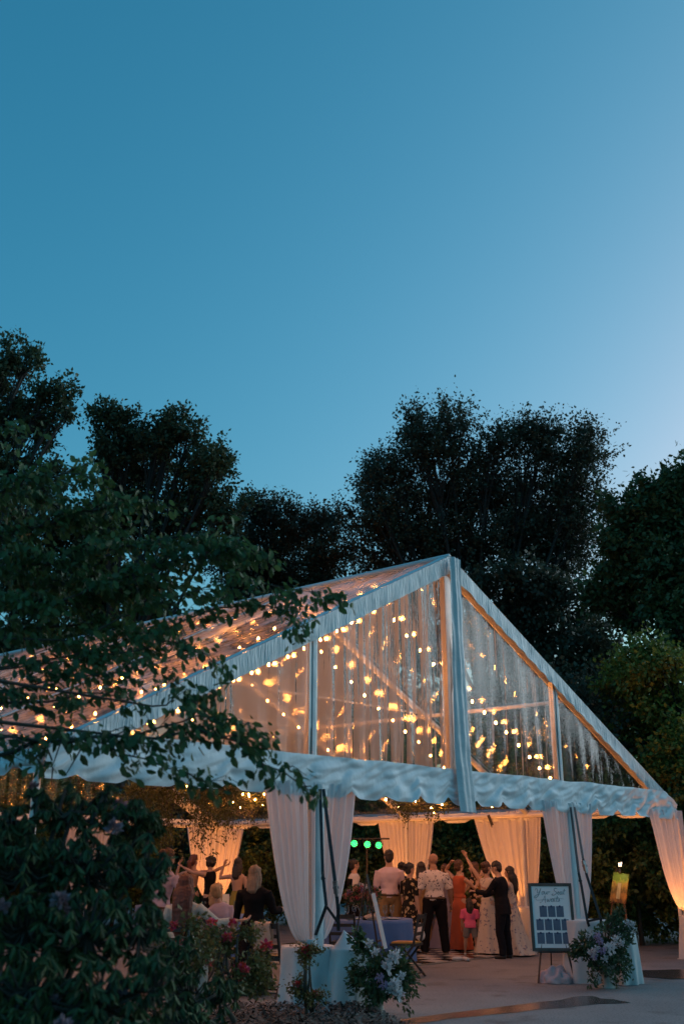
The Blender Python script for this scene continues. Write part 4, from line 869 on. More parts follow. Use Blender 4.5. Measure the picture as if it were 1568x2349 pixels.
person('woman with long dark hair and pale gown behind the man in the suit', pp(1172,20.3), R(70), 1.54, 'f', aR=((.3,-.2,-1),(.1,.1,-1)), aL=((-.3,.6,-.5),(0,.8,.3)), bottom=F_pfl, kind='skirt', skirt_len=.61, flare=.13, train=(.0,-.12), top=F_pfl, sleeve=0, hem=.05, neck=False, hair=H_dark, hkind='wavy', hlen=.16)
person('woman in pale flowered dress pointing one raised arm up to the left', pp(1118,20.4), R(-50), 1.62, 'f', aL=((-.55,-.2,.75),(-.5,-.05,.8)), aR=((.3,.3,-1),(-.2,.8,.1)), bottom=F_pfl, kind='skirt', skirt_len=.6, flare=.1, top=F_pfl, sleeve=0, hem=.05, neck=False, hair=H_brown, hkind='bun')
person('little girl in bright pink tee with long dark curls, back turned', pp(1076,20.4), R(-6), .98, 'f', top=F_girl, sleeve=.45, hem=-.05, bottom=F_grey, kind='shorts', hair=H_dark, hkind='curly', hlen=.12, shoe=M_shoe_w, lL=((-.16,0,-1),(-.08,0,-1)), lR=((.16,0,-1),(.1,0,-1)), build_=1.25, skin=SK2)
person('woman in black gold-flowered dress holding a hand to her cheek', pp(1088,21.6), R(70), 1.62, 'f', hdir=(0,-.02,1), aL=((-.2,.5,-.7),(.25,.15,1)), aR=((.3,.5,-.6),(-.1,.6,.8)), bottom=F_bflor, kind='skirt', skirt_len=.6, flare=.07, top=F_bflor, sleeve=0, hem=.05, neck=False, hair=H_brown, hkind='long', hlen=.22)
person('woman in coral dress with one arm bent up behind her head', pp(1054,21.2), R(-55), 1.66, 'f', aL=((-.8,0,.5),(.9,-.2,.55)), aR=((.3,.6,-.6),(.1,.5,.9)), bottom=F_coral, kind='skirt', skirt_len=.6, flare=.06, top=F_coral, sleeve=0, hem=.05, neck=False, hair=H_brown, hkind='short')
person('woman in wide lavender tulle gown mostly behind the bald man', pp(1022,21.9), R(20), 1.58, 'f', bottom=F_lav, kind='skirt', skirt_len=.61, flare=.22, top=F_lav, sleeve=0, hem=.05, neck=False, hair=H_brown, hkind='bun')
person('woman in black flowered dress with short sleeves beside the pink shirt', pp(940,20.6), R(-55), 1.6, 'f', aR=((.15,-.05,-1),(.05,.2,-1)), bottom=F_bflor, kind='skirt', skirt_len=.5, flare=.06, top=F_bflor, sleeve=.4, hem=.05, hair=H_dark, hkind='bun', build_=1.1)
person('dark-haired woman behind the pink shirt and flowered dress', pp(922,22.4), R(-15), 1.62, 'f', bottom=F_black, kind='skirt', top=F_black, sleeve=.5, hem=.05, hair=H_dark, hkind='bun')
person('woman in tan dress with dark hair left of the bald man', pp(967,21.8), R(-10), 1.62, 'f', bottom=F_tan, kind='skirt', skirt_len=.6, flare=.05, top=F_tan, sleeve=0, hem=.05, neck=False, hair=H_dark, hkind='long', hlen=.03)
person('server in black vest and white shirt seen side on by the drapes', pp(812,22.6), R(-75), 1.68, 'm', aL=((-.1,.25,-1),(.4,.9,-.2)), aR=((.35,-.25,-1),(-.1,.9,-.1)), top=F_white, vest=F_black, bottom=F_black, hair=H_dark, hkind='bun', build_=1.08)
SEAT = dict(lL=((-.12,.97,-.12),(-.02,-.05,-1)), lR=((.12,.97,-.12),(.02,-.05,-1)))
person('seated woman with very long auburn hair and white lace sleeves', pp(421,13.6), R(-8), 1.86, 'f', aL=((-.35,.2,-1),(.2,.8,-.2)), aR=((.7,.3,-.6),(.9,.5,.1)), top=F_lace, sleeve=.7, hem=.0, bottom=F_lace, hair=H_aub, hkind='wavy', hlen=.26, **SEAT)
person('blond guest in lilac top seated and hugging a neighbour', pp(513,16.6), R(15), 1.66, 'f', torso=(-.15,.05,1), hdir=(-.3,.1,1), top=F_lilac, sleeve=.5, hem=0., bottom=F_grey, hair=H_blond, hkind='short', **SEAT)
person('blond guest in a dark top being hugged at the candlelit table', pp(482,16.9), R(20), 1.66, 'f', torso=(.12,.05,1), hdir=(.25,.1,1), top=F_black, sleeve=1, hem=0., bottom=F_black, hair=H_blond, hkind='long', hlen=.1, **SEAT)
person('woman in long sheer black dress with greying blond hair, back turned', pp(582,14.4), R(-18), 1.56, 'f', aL=((-.3,.1,-1),(-.25,.3,-1)), aR=((.3,.35,-1),(.35,.95,.1)), bottom=F_black, kind='skirt', skirt_len=.58, flare=.06, top=F_black, sleeve=.6, hem=.02, hair=H_grey, hkind='long', hlen=.06, build_=1.22)
person('woman with ponytail and bare back in dark green skirt, arm outstretched', pp(440,23.4), R(-25), 1.78, 'f', aR=((.9,.3,.05),(.7,.3,.35)), aL=((-.7,.1,-.2),(.2,.1,.9)), bottom=F_green, kind='skirt', skirt_len=.6, flare=.05, hair=H_aub, hkind='pony', hlen=.16)
person('woman in black dress with curly dark bob facing the ponytailed woman', pp(480,23.2), R(62), 1.74, 'f', aL=((-.3,.9,.1),(-.1,.9,.4)), aR=((.2,.8,-.2),(0,.9,.3)), bottom=F_black, kind='skirt', skirt_len=.6, flare=.05, top=F_black, sleeve=0, hem=.03, neck=False, hair=H_dark, hkind='curly', hlen=.01)
person('woman in olive gold dress with one arm raised, back turned', pp(543,22.2), R(-20), 1.7, 'f', aL=((-.9,.2,-.15),(.25,.2,1)), bottom=F_olive, kind='skirt', skirt_len=.61, flare=.06, hair=H_dark, hkind='long', hlen=.08)
person('guest in lilac shirt leaning behind the near rhododendron', pp(365,15.6), R(-40), 1.8, 'f', torso=(.12,.1,1), aR=((.5,.3,-.8),(.35,.5,-.8)), top=F_lilac, sleeve=.5, hem=0., bottom=F_grey, hair=H_brown, hkind='bun')

# ------------------------------------------------------------------ tables and chairs
M_blue = mat('blue_table_linen', (.07,.15,.36), .7, noise=(4,.5,(.1,.19,.42)), bump=(9,.4,.02))
M_grl = mat('grey_table_linen', (.2,.22,.3), .7, noise=(4,.5,(.25,.26,.34)), bump=(9,.4,.02))
M_plate = mat('white_china', (.65,.64,.62), .25, noise=(3,.5,(.6,.6,.58)))
M_glass = bpy.data.materials.new('drinking_glass'); M_glass.use_nodes = True
_n = M_glass.node_tree.nodes; _l = M_glass.node_tree.links; _n.clear(); _o = _n.new('ShaderNodeOutputMaterial'); _t = _n.new('ShaderNodeBsdfTransparent'); _g = _n.new('ShaderNodeBsdfGlossy'); _g.inputs['Roughness'].default_value = .05; _f = _n.new('ShaderNodeLayerWeight'); _f.inputs[0].default_value = .35; _m = _n.new('ShaderNodeMixShader'); _t.inputs[0].default_value = (.85,.87,.88,1)
_l.new(_f.outputs[1], _m.inputs[0]); _l.new(_t.outputs[0], _m.inputs[1]); _l.new(_g.outputs[0], _m.inputs[2]); _l.new(_m.outputs[0], _o.inputs[0])
M_bottle = mat('dark_bottle_glass', (.012,.02,.012), .08, noise=(3,.5,(.02,.03,.02)))
M_napkin = mat('tan_napkin', (.42,.34,.28), .85, noise=(8,.5,(.5,.42,.36)), bump=(12,.5,.01))
M_flame = mat('candle_flame', (1,.6,.2), .5, emit=(1,.5,.15), estr=40, noise=(3,.5,(1,.7,.3)))
M_wax = mat('candle_wax', (.6,.5,.38), .5, noise=(3,.5,(.5,.42,.3)))
M_seatpad = mat('gold_seat_pad', (.55,.27,.05), .5, noise=(6,.5,(.45,.22,.04)))
def round_table(label, c, r, m, drop=.6):
    t = thing('round_table', label, 'table', (c[0],c[1],0)); sd = random.uniform(0,9)
    def fn(i, j):
        a = 2*math.pi*i
        if j < .4: k = j/.4; return (math.cos(a)*r*k, math.sin(a)*r*k, .76)
        k = (j-.4)/.6; f = math.sin(a*11+sd+1.4*nz(math.cos(a),math.sin(a),sd)); rr = r+.012+.05*k+.035*f*k; return (math.cos(a)*rr, math.sin(a)*rr, .757-drop*k)
    child(MB().grid(fn, 96, 20).build('tablecloth', m, None, True), t)
    b = MB(); b.tube([(0,0,.0),(0,0,.74)], .04, 10); b.lathe((0,0,0), [(.3,.0),(.3,.02),(.06,.05)], 16); child(b.build('pedestal', M_black, None, True), t)
    return t
def wineglass(label, p, group, tall=1.):
    t = thing('wine_glass', label, 'glass', p, 0, group); b = MB(); h = tall
    b.lathe((0,0,0), [(.034,0),(.033,.003),(.006,.008),(.005,.085*h)], 14); child(b.build('stem', M_glass, None, True), t)
    b = MB(); b.rings([((0,0,z),(r,0,0),(0,r,0)) for r, z in ((.008,.086*h),(.03,.105*h),(.039,.14*h),(.037,.18*h),(.032,.21*h))], 16, cap=False); child(b.build('bowl', M_glass, None, True), t); return t
def plate(label, p, group):
    b = MB(); b.lathe(p, [(.07,.0),(.075,.004),(.13,.016),(.128,.019),(.074,.008),(.001,.007)], 24); return tag(b.build('plate', M_plate, None, True), label, 'plate', group)
def candle(label, p, group, h=.12):
    t = thing('candle_holder', label, 'candle', p, 0, group); b = MB(); b.rings([((0,0,z),(r,0,0),(0,r,0)) for r, z in ((.035,.0),(.042,.01),(.045,.1))], 14, cap=False); child(b.build('glass_cup', M_glass, None, True), t)
    b = MB(); b.lathe((0,0,0), [(.03,.004),(.03,.05),(.004,.052)], 12); child(b.build('wax', M_wax, None, True), t)
    b = MB(); b.lathe((0,0,.055), [(.002,0),(.009,.012),(.006,.028),(.001,.042)], 8); child(b.build('flame', M_flame, None, True), t); return t
tA = pp(838,17.6); tB = pp(486,18.8); tC = pp(395,23.5)
round_table('round table with bright blue cloth beside the front left drapes', tA, .74, M_blue)
round_table('candlelit round table among the seated guests at left', tB, .76, M_blue)
round_table('round table with grey-blue cloth by the women at the back', tC, .76, M_grl)
def chair(label, loc, yaw, pad=M_black):
    t = thing('folding_chair', label, 'chair', loc, yaw, 'black folding chairs')
    b = MB(); b.box((0,0,.45), (.4,.4,.035)); child(b.build('seat', M_black), t); b = MB(); b.box((0,.0,.478), (.36,.36,.02)); child(b.build('seat_pad', pad), t)
    for sg in (-1,1):
        b = MB(); b.bar((sg*.19,-.16,.43), (sg*.19,-.26,.88), .032, .028, (1,0,0)); b.bar((sg*.19,-.16,.44), (sg*.19,.2,.0), .03, .026, (1,0,0)); child(b.build('back_post', M_black), t)
        b = MB(); b.bar((sg*.17,.16,.44), (sg*.17,-.24,.0), .03, .026, (1,0,0)); child(b.build('leg', M_black), t)
    for z in (.60,.72,.84):
        b = MB(); y = -.16-.1*(z-.43)/.45; b.bar((-.19,y,z), (.19,y,z), .016, .06 if z > .8 else .045); child(b.build('back_slat', M_black), t)
    b = MB(); b.bar((-.17,-.2,.06), (.17,-.2,.06), .02, .02); b.bar((-.19,.17,.06), (.19,.17,.06), .02, .02); child(b.build('stretcher', M_black), t); return t
chair('black folding chair with gold seat beside the blue table', pp(930,16.6), R(70), M_seatpad)
chair('black folding chair with a cream napkin over its back', pp(628,14.2), R(-25))
chair('black folding chair angled under the hugging guests', pp(520,15.2), R(-35))
chair('black folding chair under the long-haired seated woman', pp(418,13.55), R(-8))
chair('black folding chair tucked against the blue table, left side', pp(790,16.7), R(-10))
# napkin over a chair back
nb_ = Vector(pp(628,14.2)); nm = Matrix.Rotation(R(-25), 3, 'Z')
def fn(i, j):
    s = (j-.45)*.5; y = -.27-(.035 if s > 0 else -.02)-.01*math.sin(i*9); z = .9-abs(s)*1.25; return nb_+nm@Vector(((i-.5)*.24*(1+.3*abs(s))+.015*math.sin(j*9), y if abs(s) > .02 else -.262, z))
tag(MB().grid(fn, 16, 18).build('napkin', M_napkin, None, True), 'cream napkin hanging over the chair back beside the woman in black', 'napkin')
g1 = 'glasses on the blue table'; g2 = 'glasses on the candlelit table'
for dx, dy, lb in ((-.45,-.25,'wine glass nearest the drapes on the blue table'),(-.3,-.42,'second wine glass from the drapes on the blue table'),(-.18,.2,'wine glass behind the left of the blue table centrepiece'),(.08,-.42,'wine glass just right of the dark bottle on the blue table'),(.3,-.32,'wine glass near the leaning board on the blue table'),(.42,-.1,'rightmost wine glass on the blue table'),(.2,.25,'wine glass behind the right of the blue table centrepiece')): wineglass(lb, (tA[0]+dx, tA[1]+dy, .762), g1, 1.0)
for dx, dy, lb in ((-.4,-.3,'leftmost wine glass on the candlelit table'),(-.1,-.35,'wine glass in front of the left candle'),(.25,-.3,'wine glass right of the hugging guests'),(.4,.1,'rightmost wine glass on the candlelit table'),(-.35,.2,'far left wine glass at the back of the candlelit table'),(.1,.3,'wine glass beside the far candle')): wineglass(lb, (tB[0]+dx, tB[1]+dy, .762), g2, 1.1)
for dx, dy, lb in ((-.2,-.42,'white plate left of the bottle on the blue table'),(.15,-.5,'white plate under the crumpled napkin on the blue table'),(.42,-.28,'white plate at the right edge of the blue table')): plate(lb, (tA[0]+dx, tA[1]+dy-.0, .762), 'plates on the blue table')
for k, (dx, dy, lb) in enumerate(((-.12,-.25,'lit candle in a glass left of the hugging guests'),(.28,-.1,'lit candle in a glass right of the hugging guests'),(.0,.3,'lit candle in a glass far side of the candlelit table'))): candle(lb, (tB[0]+dx, tB[1]+dy, .762), 'candles on the table at left')
candle('lit candle in a glass at the back table', (tC[0]+.3, tC[1]-.3, .762), 'candles at the back')
b = MB(); b.lathe((tA[0]-.02,tA[1]-.45,.762), [(.036,0),(.038,.01),(.038,.17),(.015,.23),(.014,.29),(.0145,.3)], 14); tag(b.build('bottle', M_bottle, None, True), 'dark bottle standing on the blue table', 'bottle')
b = MB(); q = Vector((tA[0]+.1,tA[1]-.55,.80))
def fn(i, j): a = 2*math.pi*i; h = math.sin(math.pi*j); return q+Vector((math.cos(a)*(.02+.1*h*(1+.25*math.sin(a*5))), math.sin(a)*.06*h, (j-.5)*.09+.02*math.sin(a*3)))
tag(b.grid(fn, 24, 12).build('folded_napkin', M_napkin, None, True), 'crumpled tan napkin on the near edge of the blue table', 'napkin')
b = MB(); q = Vector(pp(512,19.4))+Vector((0,0,.762)); b.bar(q, q+Vector((0,.03,.32)), .2, .006, (0,-1,0)); tag(b.build('menu_card', M_plate), 'pale card standing between the candlelit table and the dancers', 'card')

# ------------------------------------------------------------------ flowers
def petmat(n, c): return mat(n, c, .6, island=.2, transl=.35, noise=(8,.5,tuple(x*.85 for x in c)))
PW = petmat('white_petals', (.7,.68,.7)); PP = petmat('peach_petals', (.62,.3,.24)); PL = petmat('lavender_petals', (.4,.32,.5)); PR = petmat('rose_petals', (.45,.1,.14))
def bloom_mesh(r, n, m, name='bloom'):
    me = crown_mesh(name, [petals(np.zeros((1,3)), r*.75, 46, r*.62)]); me.materials.append(m); return me
def rosette_mesh(r, n, m, name='bloom'):
    P, D = [], []
    for k in range(4):
        a = np.arange(n)*2*np.pi/n+k*.5; e = k*.38; D.append(np.column_stack([np.cos(a)*math.cos(e), np.sin(a)*math.cos(e), np.full(n, math.sin(e)+.1)])); P.append(D[-1]*r*.12)
    P = np.concatenate(P); D = np.concatenate(D); v, f = leaves(P, D, r, r*.75, six=True); me = fast_mesh(name, v, f); me.materials.append(m); return me
BL = {k: bloom_mesh(r, 8, m) for k, r, m in (('w',.055,PW),('W',.075,PW),('l',.05,PL),('p',.045,PP),('r',.04,PR))}
def put_bloom(t, k, p, d):
    o = bpy.data.objects.new('bloom', BL[k]); COL.objects.link(o); o.location = p; o.rotation_euler = Vector(d).to_track_quat('Z','Y').to_euler(); o.parent = t; o.matrix_parent_inverse = inv_of(t)
M_urn = mat('stone_urn', (.42,.4,.37), .8, noise=(7,.5,(.34,.33,.3)), bump=(18,.5,.01))
def arrangement(label, base, blobs, urn, blooms, trails=0, leaf=.06, tilt=0):
    t = thing('flower_arrangement', label, 'flowers', base, 0, 'large greenery arrangements at the tent front'); base = Vector(base)
    b = MB(); b.lathe(base, urn, 24); b.build('urn', M_urn, t, True); top = base+Vector((0,0,urn[-1][1])); P_, D_ = [], []; st = MB()
    for c, rr in blobs:
        c = Vector(c); rr = np.array(rr); k = int(62*rr.prod()**(2/3)/.1)+7; Q = ball(k, .3)*rr*rng.uniform(.5,1.3,(k,1))*.92+np.array(c)
        for q in Q:
            m = top.lerp(Vector(q),.5)+Vector((0,0,.1)); st.tube([top, m, Vector(q)], [.003,.003,.0015], 3, cap=False)
            nl = 16; kk = rng.uniform(.55,1.1,(nl,1)); P_.append(np.array(m)*(1-kk)+q*kk+rng.normal(size=(nl,3))*.022); D_.append((q-np.array(m))*1.2+rng.normal(size=(nl,3))*.12-np.array([0,0,.03]))
    for k in range(trails):
        p = top+Vector((random.uniform(-.2,.3), random.uniform(-.25,.05), .05)); e = Vector((p.x+random.uniform(-.15,.2), p.y-.05, random.uniform(.03,.3))); st.tube([p,(p+e)/2+Vector((.03,-.05,.05)),e], [.003,.003,.001], 3, cap=False)
        nl = 46; kk = rng.random((nl,1)); P_.append(np.array(p)*(1-kk)+np.array(e)*kk+rng.normal(size=(nl,3))*.025); D_.append(rng.normal(size=(nl,3))*.6-np.array([0,0,.6]))
    P = np.concatenate(P_); s = rng.uniform(.6,1.25,len(P))*leaf; link('greenery', crown_mesh('greenery', [leaves(P, np.concatenate(D_), s, s*.5)]), M_leaf_flor, t); st.build('stems', M_bark, t)
    for k, px_, py_, Y in blooms: p = at(px_, py_, Y); put_bloom(t, k, p, Vector((random.uniform(-.4,.4), -1, random.uniform(.1,.6))))
    return t
URN = [(.12,0),(.12,.03),(.06,.06),(.05,.14),(.09,.2),(.14,.27),(.16,.33),(.15,.345)]
b1 = pp(866,12.35); arrangement('big trailing greenery arrangement with white flowers in front of the peaked cover', b1, blobs_px([(865,2230,60,55,12.3),(835,2170,30,34,12.4),(915,2210,34,40,12.25),(880,2270,60,30,12.2),(810,2240,26,34,12.3),(935,2240,20,34,12.3),(825,2150,16,20,12.4)]), URN,
  [('W',905,2192,12.0),('w',892,2203,12),('W',888,2218,11.95),('W',905,2258,11.9),('w',893,2268,11.9),('W',912,2280,11.9),('w',860,2185,12.0),('l',880,2262,11.9),('l',870,2244,11.95),('w',920,2240,12),('w',845,2165,12.1)], 16)
b2 = pp(1378,15.1); arrangement('big greenery arrangement with white and lavender flowers right of the seating chart', b2, blobs_px([(1375,2170,48,40,15.1),(1400,2125,30,26,15.2),(1340,2165,30,30,15),(1425,2180,26,30,15.1),(1385,2205,40,30,15),(1440,2130,10,34,15.2),(1320,2185,16,16,15),(1415,2100,16,18,15.2)]), URN,
  [('W',1357,2187,14.75),('w',1366,2178,14.75),('W',1393,2176,14.75),('W',1402,2172,14.8),('l',1375,2160,14.8),('l',1369,2148,14.8),('l',1380,2182,14.7),('w',1410,2155,14.85),('w',1424,2165,14.9),('w',1437,2118,15.1),('w',1448,2122,15.1),('w',1452,2135,15.1),('w',1345,2150,14.9),('w',1386,2200,14.75),('l',1362,2195,14.75)], 16)
# table centrepiece
cp = (tA[0]-.05, tA[1]+.05, .762); t = thing('centrepiece', 'peach and rose flower centrepiece on the blue table', 'flowers', cp)
b = MB(); b.lathe(cp, [(.05,0),(.06,.02),(.05,.1),(.08,.17)], 16); b.build('vase', M_glass, t, True)
P = ball(420,.4)*np.array([.3,.26,.16])+np.array(cp)+np.array([0,0,.33]); s = rng.uniform(.05,.09,len(P)); link('greenery', crown_mesh('greenery', [leaves(P, P-np.array(cp)-np.array([0,0,.2])+rng.normal(size=P.shape)*.1, s, s*.5)]), M_leaf_flor, t)
for k in range(44):
    d = ball(1,.85)[0]*np.array([.27,.24,.17]); d[2] = abs(d[2]) if k % 3 else d[2]; put_bloom(t, random.choice('pppprrwl'), Vector(cp)+Vector((0,0,.33))+Vector(d), Vector(d)+Vector((0,-.1,.1)))

# ------------------------------------------------------------------ seating chart on its easel
M_frame = mat('dark_wood_frame', (.05,.042,.036), .5, noise=(10,.4,(.09,.075,.06),(1,1,.2)))
M_board = mat('white_board', (.88,.88,.87), .5, noise=(3,.5,(.85,.85,.85)))
M_card = mat('slate_blue_card', (.1,.14,.21), .75, noise=(12,.5,(.13,.17,.24)))
M_pin = mat('navy_seal', (.02,.03,.1), .4, noise=(9,.5,(.03,.04,.12)))
M_ink = mat('dark_blue_ink', (.02,.04,.07), .6, noise=(9,.5,(.03,.05,.09)))
sp = pp(1263,15.9); yaw = R(-4); SM = Matrix.Rotation(yaw, 3, 'Z')@Matrix.Rotation(R(-9), 3, 'X'); S0 = Vector((sp[0], sp[1]-.1, .45))
SW, SH = .545, .84
def sp3(x, z, d=0.): return S0+SM@Vector((x, -d, z))
t = thing('seating_chart', 'white Your Seat Awaits board in dark frame, standing on a black easel', 'sign', (sp[0], sp[1]-.1, .45))
b = MB(); b.poly([sp3(-SW/2,0,.01),sp3(SW/2,0,.01),sp3(SW/2,SH,.01),sp3(-SW/2,SH,.01)]); b.poly([sp3(-SW/2,0,-.01),sp3(-SW/2,SH,-.01),sp3(SW/2,SH,-.01),sp3(SW/2,0,-.01)]); b.build('board', M_board, t)
for a, c in (((-SW/2-.02,-.04),(-SW/2-.02,SH+.04)),((SW/2+.02,-.04),(SW/2+.02,SH+.04)),((-SW/2,-.02),(SW/2,-.02)),((-SW/2,SH+.02),(SW/2,SH+.02))):
    b = MB(); b.bar(sp3(*a), sp3(*c), .042, .045, SM@Vector((0,-1,0))); b.build('frame_rail', M_frame, t)
def card(x, z):
    w, h = .104, .148; b = MB(); b.poly([sp3(x-w/2,z-h,.013),sp3(x+w/2,z-h,.013),sp3(x+w/2,z,.013),sp3(x-w/2,z,.013)]); c = b.build('table_card', M_card, t)
    b = MB(); p = sp3(x, z-.004, .014); b.rings([(p, SM@Vector((.015,0,0)), SM@Vector((0,0,.015))), (p+SM@Vector((0,-.006,0)), SM@Vector((.011,0,0)), SM@Vector((0,0,.011)))], 10); b.build('wax_seal', M_pin, c)
for z, xs in ((.565,(-.12,0,.12)),(.385,(-.18,-.06,.06,.18)),(.205,(-.18,-.06,.06,.18))):
    for x in xs: card(x, z)
# hand lettering drawn as pen strokes
def arc(cx, cy, rx, ry, a0, a1, n=10): return [(cx+rx*math.cos(R(a0+(a1-a0)*k/n)), cy+ry*math.sin(R(a0+(a1-a0)*k/n))) for k in range(n+1)]
LET = {'Y': (1.5,[[(-.55,1.1),(-.5,1.6),(-.1,1.75),(.1,1.3),(.15,.6),(.45,.35),(.8,.8),(1.15,1.85)],[(1.15,1.85),(.8,.3),(.45,-.6),(-.05,-1.05),(-.6,-.85),(-.5,-.35),(.1,-.15),(.9,.05)]]),
 'o': (.85,[arc(.35,.42,.3,.42,90,450,14),[(.5,.8),(.85,.75)]]), 'u': (1.,[[(0,.85),(.05,.2),(.3,.0),(.6,.25),(.75,.85),(.72,.15),(.95,.05)]]), 'r': (.75,[[(0,.0),(.15,.85),(.25,.75),(.6,.85),(.55,.6)]]),
 'S': (1.3,[arc(.75,1.35,.5,.5,30,180,8)+arc(.55,.45,.55,.45,90,-150,10),[(-.1,.2),(-.3,-.1),(.2,-.35),(.7,-.2)]]), 'e': (.75,[[(.05,.4),(.55,.5),(.5,.85),(.15,.7),(.1,.2),(.4,.0),(.75,.25)]]),
 'a': (.95,[arc(.38,.42,.33,.42,40,330,12),[(.7,.85),(.65,.15),(.95,.1)]]), 't': (.6,[[(.35,1.7),(.2,.3),(.3,.0),(.6,.2)],[(-.1,1.05),(.75,1.15)]]),
 'A': (1.7,[[(-.4,-.1),(-.2,-.35),(.2,.0),(.75,1.1),(1.0,1.8),(1.1,.6),(1.3,-.3)],[(.3,.55),(1.3,.6)]]), 'w': (1.2,[[(0,.85),(.08,.1),(.3,.0),(.5,.75),(.55,.1),(.78,.0),(1.05,.85),(1.25,.8)]]), 'i': (.5,[[(.1,.85),(.12,.1),(.45,.1)],[(.14,1.15),(.16,1.25)]]), 's': (.7,[[(.05,.1),(.4,.85),(.5,.3),(.3,.0),(.05,.15)],[(.5,.3),(.7,.3)]])}
def word(txt, x, z, u):
    for ch in txt:
        w_, strokes = LET[ch]
        b = MB()
        for st in strokes:
            pts = [sp3(x+(px_+.18*pz_)*u, z+pz_*u, .0135) for px_, pz_ in st]
            for a, c in zip(pts[:-1], pts[1:]):
                th = .0055 if c.z < a.z else .0032; b.bar(a, c+(c-a).normalized()*.001, th, .0012, SM@Vector((0,-1,0)))
        b.build('letter', M_ink, t); x += w_*u*1.02
word('Your', -.2, .725, .047); word('Seat', .035, .725, .047); word('Awaits', -.14, .625, .047)
b = MB(); b.tube([sp3(-.19,.73,.0135), sp3(-.235,.68,.0135), sp3(-.2,.645,.0135), sp3(-.11,.65,.0135)], .0016, 4); b.tube([sp3(.02,.668,.0135), sp3(.11,.675,.0135), sp3(.19,.662,.0135)], .0016, 4); b.build('flourish', M_ink, t)
def easel(label, base, yaw, h, spread, m, rest, group='easels'):
    t = thing('easel', label, 'easel', base, yaw, group)
    for sg in (-1,1): b = MB(); b.bar((sg*spread,-.22,0), (sg*.03,.06,h), .02, .016); child(b.build('leg', m), t)
    b = MB(); b.bar((.0,.36,0), (0,.07,h*.97), .02, .016); child(b.build('rear_leg', m), t)
    b = MB(); k = rest/h; b.bar((-spread*(1-k)-.05,-.235+.27*k,rest), (spread*(1-k)+.05,-.235+.27*k,rest), .06, .015); child(b.build('ledge', m), t)
    b = MB(); b.bar((-spread*.6,-.1,h*.4), (spread*.6,-.1,h*.4), .015, .02); child(b.build('crossbar', m), t); return t
easel('black easel carrying the seating chart', (sp[0], sp[1]+.02, 0), yaw, 1.3, .26, M_black, .40)
# board seen edge-on on a thin easel, right of the left drapes
ep = pp(872,15.2); t = thing('leaning_board', 'white sign board seen edge-on behind the left flower arrangement', 'sign', ep)
b = MB(); b.bar(Vector(ep)+Vector((.06,0,.5)), Vector(ep)+Vector((-.1,.02,1.2)), .05, .5, (0,1,0)); b.build('board', M_board, t)
easel('thin dark easel behind the left flower arrangement', (ep[0]-.12, ep[1]+.1, 0), R(75), 1.45, .24, M_black, .5)
# painting on a wooden easel outside the right side
def paintmat():
    m = mat('abstract_garden_painting', (.12,.2,.03), .5); n = m.node_tree.nodes; l = m.node_tree.links; p = n['Principled BSDF']; tc = n.new('ShaderNodeTexCoord'); sx = n.new('ShaderNodeSeparateXYZ'); ns = n.new('ShaderNodeTexNoise'); ns.inputs['Scale'].default_value = 6; ns.inputs['Detail'].default_value = 8
    ad = n.new('ShaderNodeMath'); ad.operation = 'MULTIPLY_ADD'; ad.inputs[1].default_value = .5; r = n.new('ShaderNodeValToRGB'); l.new(tc.outputs['Generated'], sx.inputs[0]); l.new(tc.outputs['Generated'], ns.inputs[0]); l.new(ns.outputs[0], ad.inputs[0]); l.new(sx.outputs[2], ad.inputs[2])
    r.color_ramp.elements[0].color = (.05,.025,.01,1); r.color_ramp.elements[-1].color = (.1,.2,.02,1)
    for q, c in ((.3,(.06,.03,.01)),(.5,(.3,.15,.03)),(.65,(.08,.06,.015)),(.85,(.3,.2,.04)),(.98,(.2,.3,.03))):
        e = r.color_ramp.elements.new(q); e.color = (*c,1)
    l.new(ad.outputs[0], r.inputs[0]); l.new(r.outputs[0], p.inputs['Base Color']); return m
M_paint = paintmat(); M_wood = mat('easel_wood', (.16,.08,.04), .6, noise=(10,.4,(.11,.055,.03),(1,1,.2)))
ap = pp(1420,20.0); t = thing('painting', 'small green and gold painting on an easel, lit from above', 'painting', (ap[0], ap[1]-.12, 1.0)); PM = Matrix.Rotation(R(-38), 3, 'Z')@Matrix.Rotation(R(-10), 3, 'X')@Matrix.Rotation(R(9), 3, 'Y')
b = MB(); b.box((ap[0], ap[1]-.1, 1.18), (.3,.03,.52), M=PM); b.build('canvas', M_paint, t)
b = MB(); b.box(Vector((ap[0], ap[1]-.1, 1.18))+PM@Vector((0,-.018,-.06)), (.07,.006,.28), M=PM); b.build('pale_figure', mat('pale_paint', (.5,.42,.25), .5, noise=(14,.6,(.3,.25,.12))), t)
easel('wooden easel holding the small painting beside the lilac drapes', (ap[0], ap[1], 0), R(-38), 1.5, .25, M_wood, .92)
t = thing('clip_lamp', 'small lit clip lamp on top of the painting easel', 'lamp', (ap[0], ap[1]-.1, 1.5)); b = MB(); b.box((ap[0]+.02, ap[1]-.12, 1.48), (.04,.05,.06)); b.build('clip', M_black, t)
M_led = mat('warm_white_led', (1,.85,.65), .3, emit=(1,.72,.5), estr=1.2, noise=(3,.5,(1,.9,.7)))
b = MB(); b.tube([(ap[0]+.02,ap[1]-.13,1.5),(ap[0]+.0,ap[1]-.15,1.58),(ap[0]+.01,ap[1]-.24,1.63)], .012, 8); b.build('arm', M_black, t)
b = MB(); b.tube([(ap[0]-.005,ap[1]-.22,1.55),(ap[0]-.01,ap[1]-.24,1.61)], [.009,.012], 8); b.tube([(ap[0]+.025,ap[1]-.22,1.55),(ap[0]+.035,ap[1]-.24,1.62)], [.009,.012], 8); b.build('lamp_head', M_led, t)
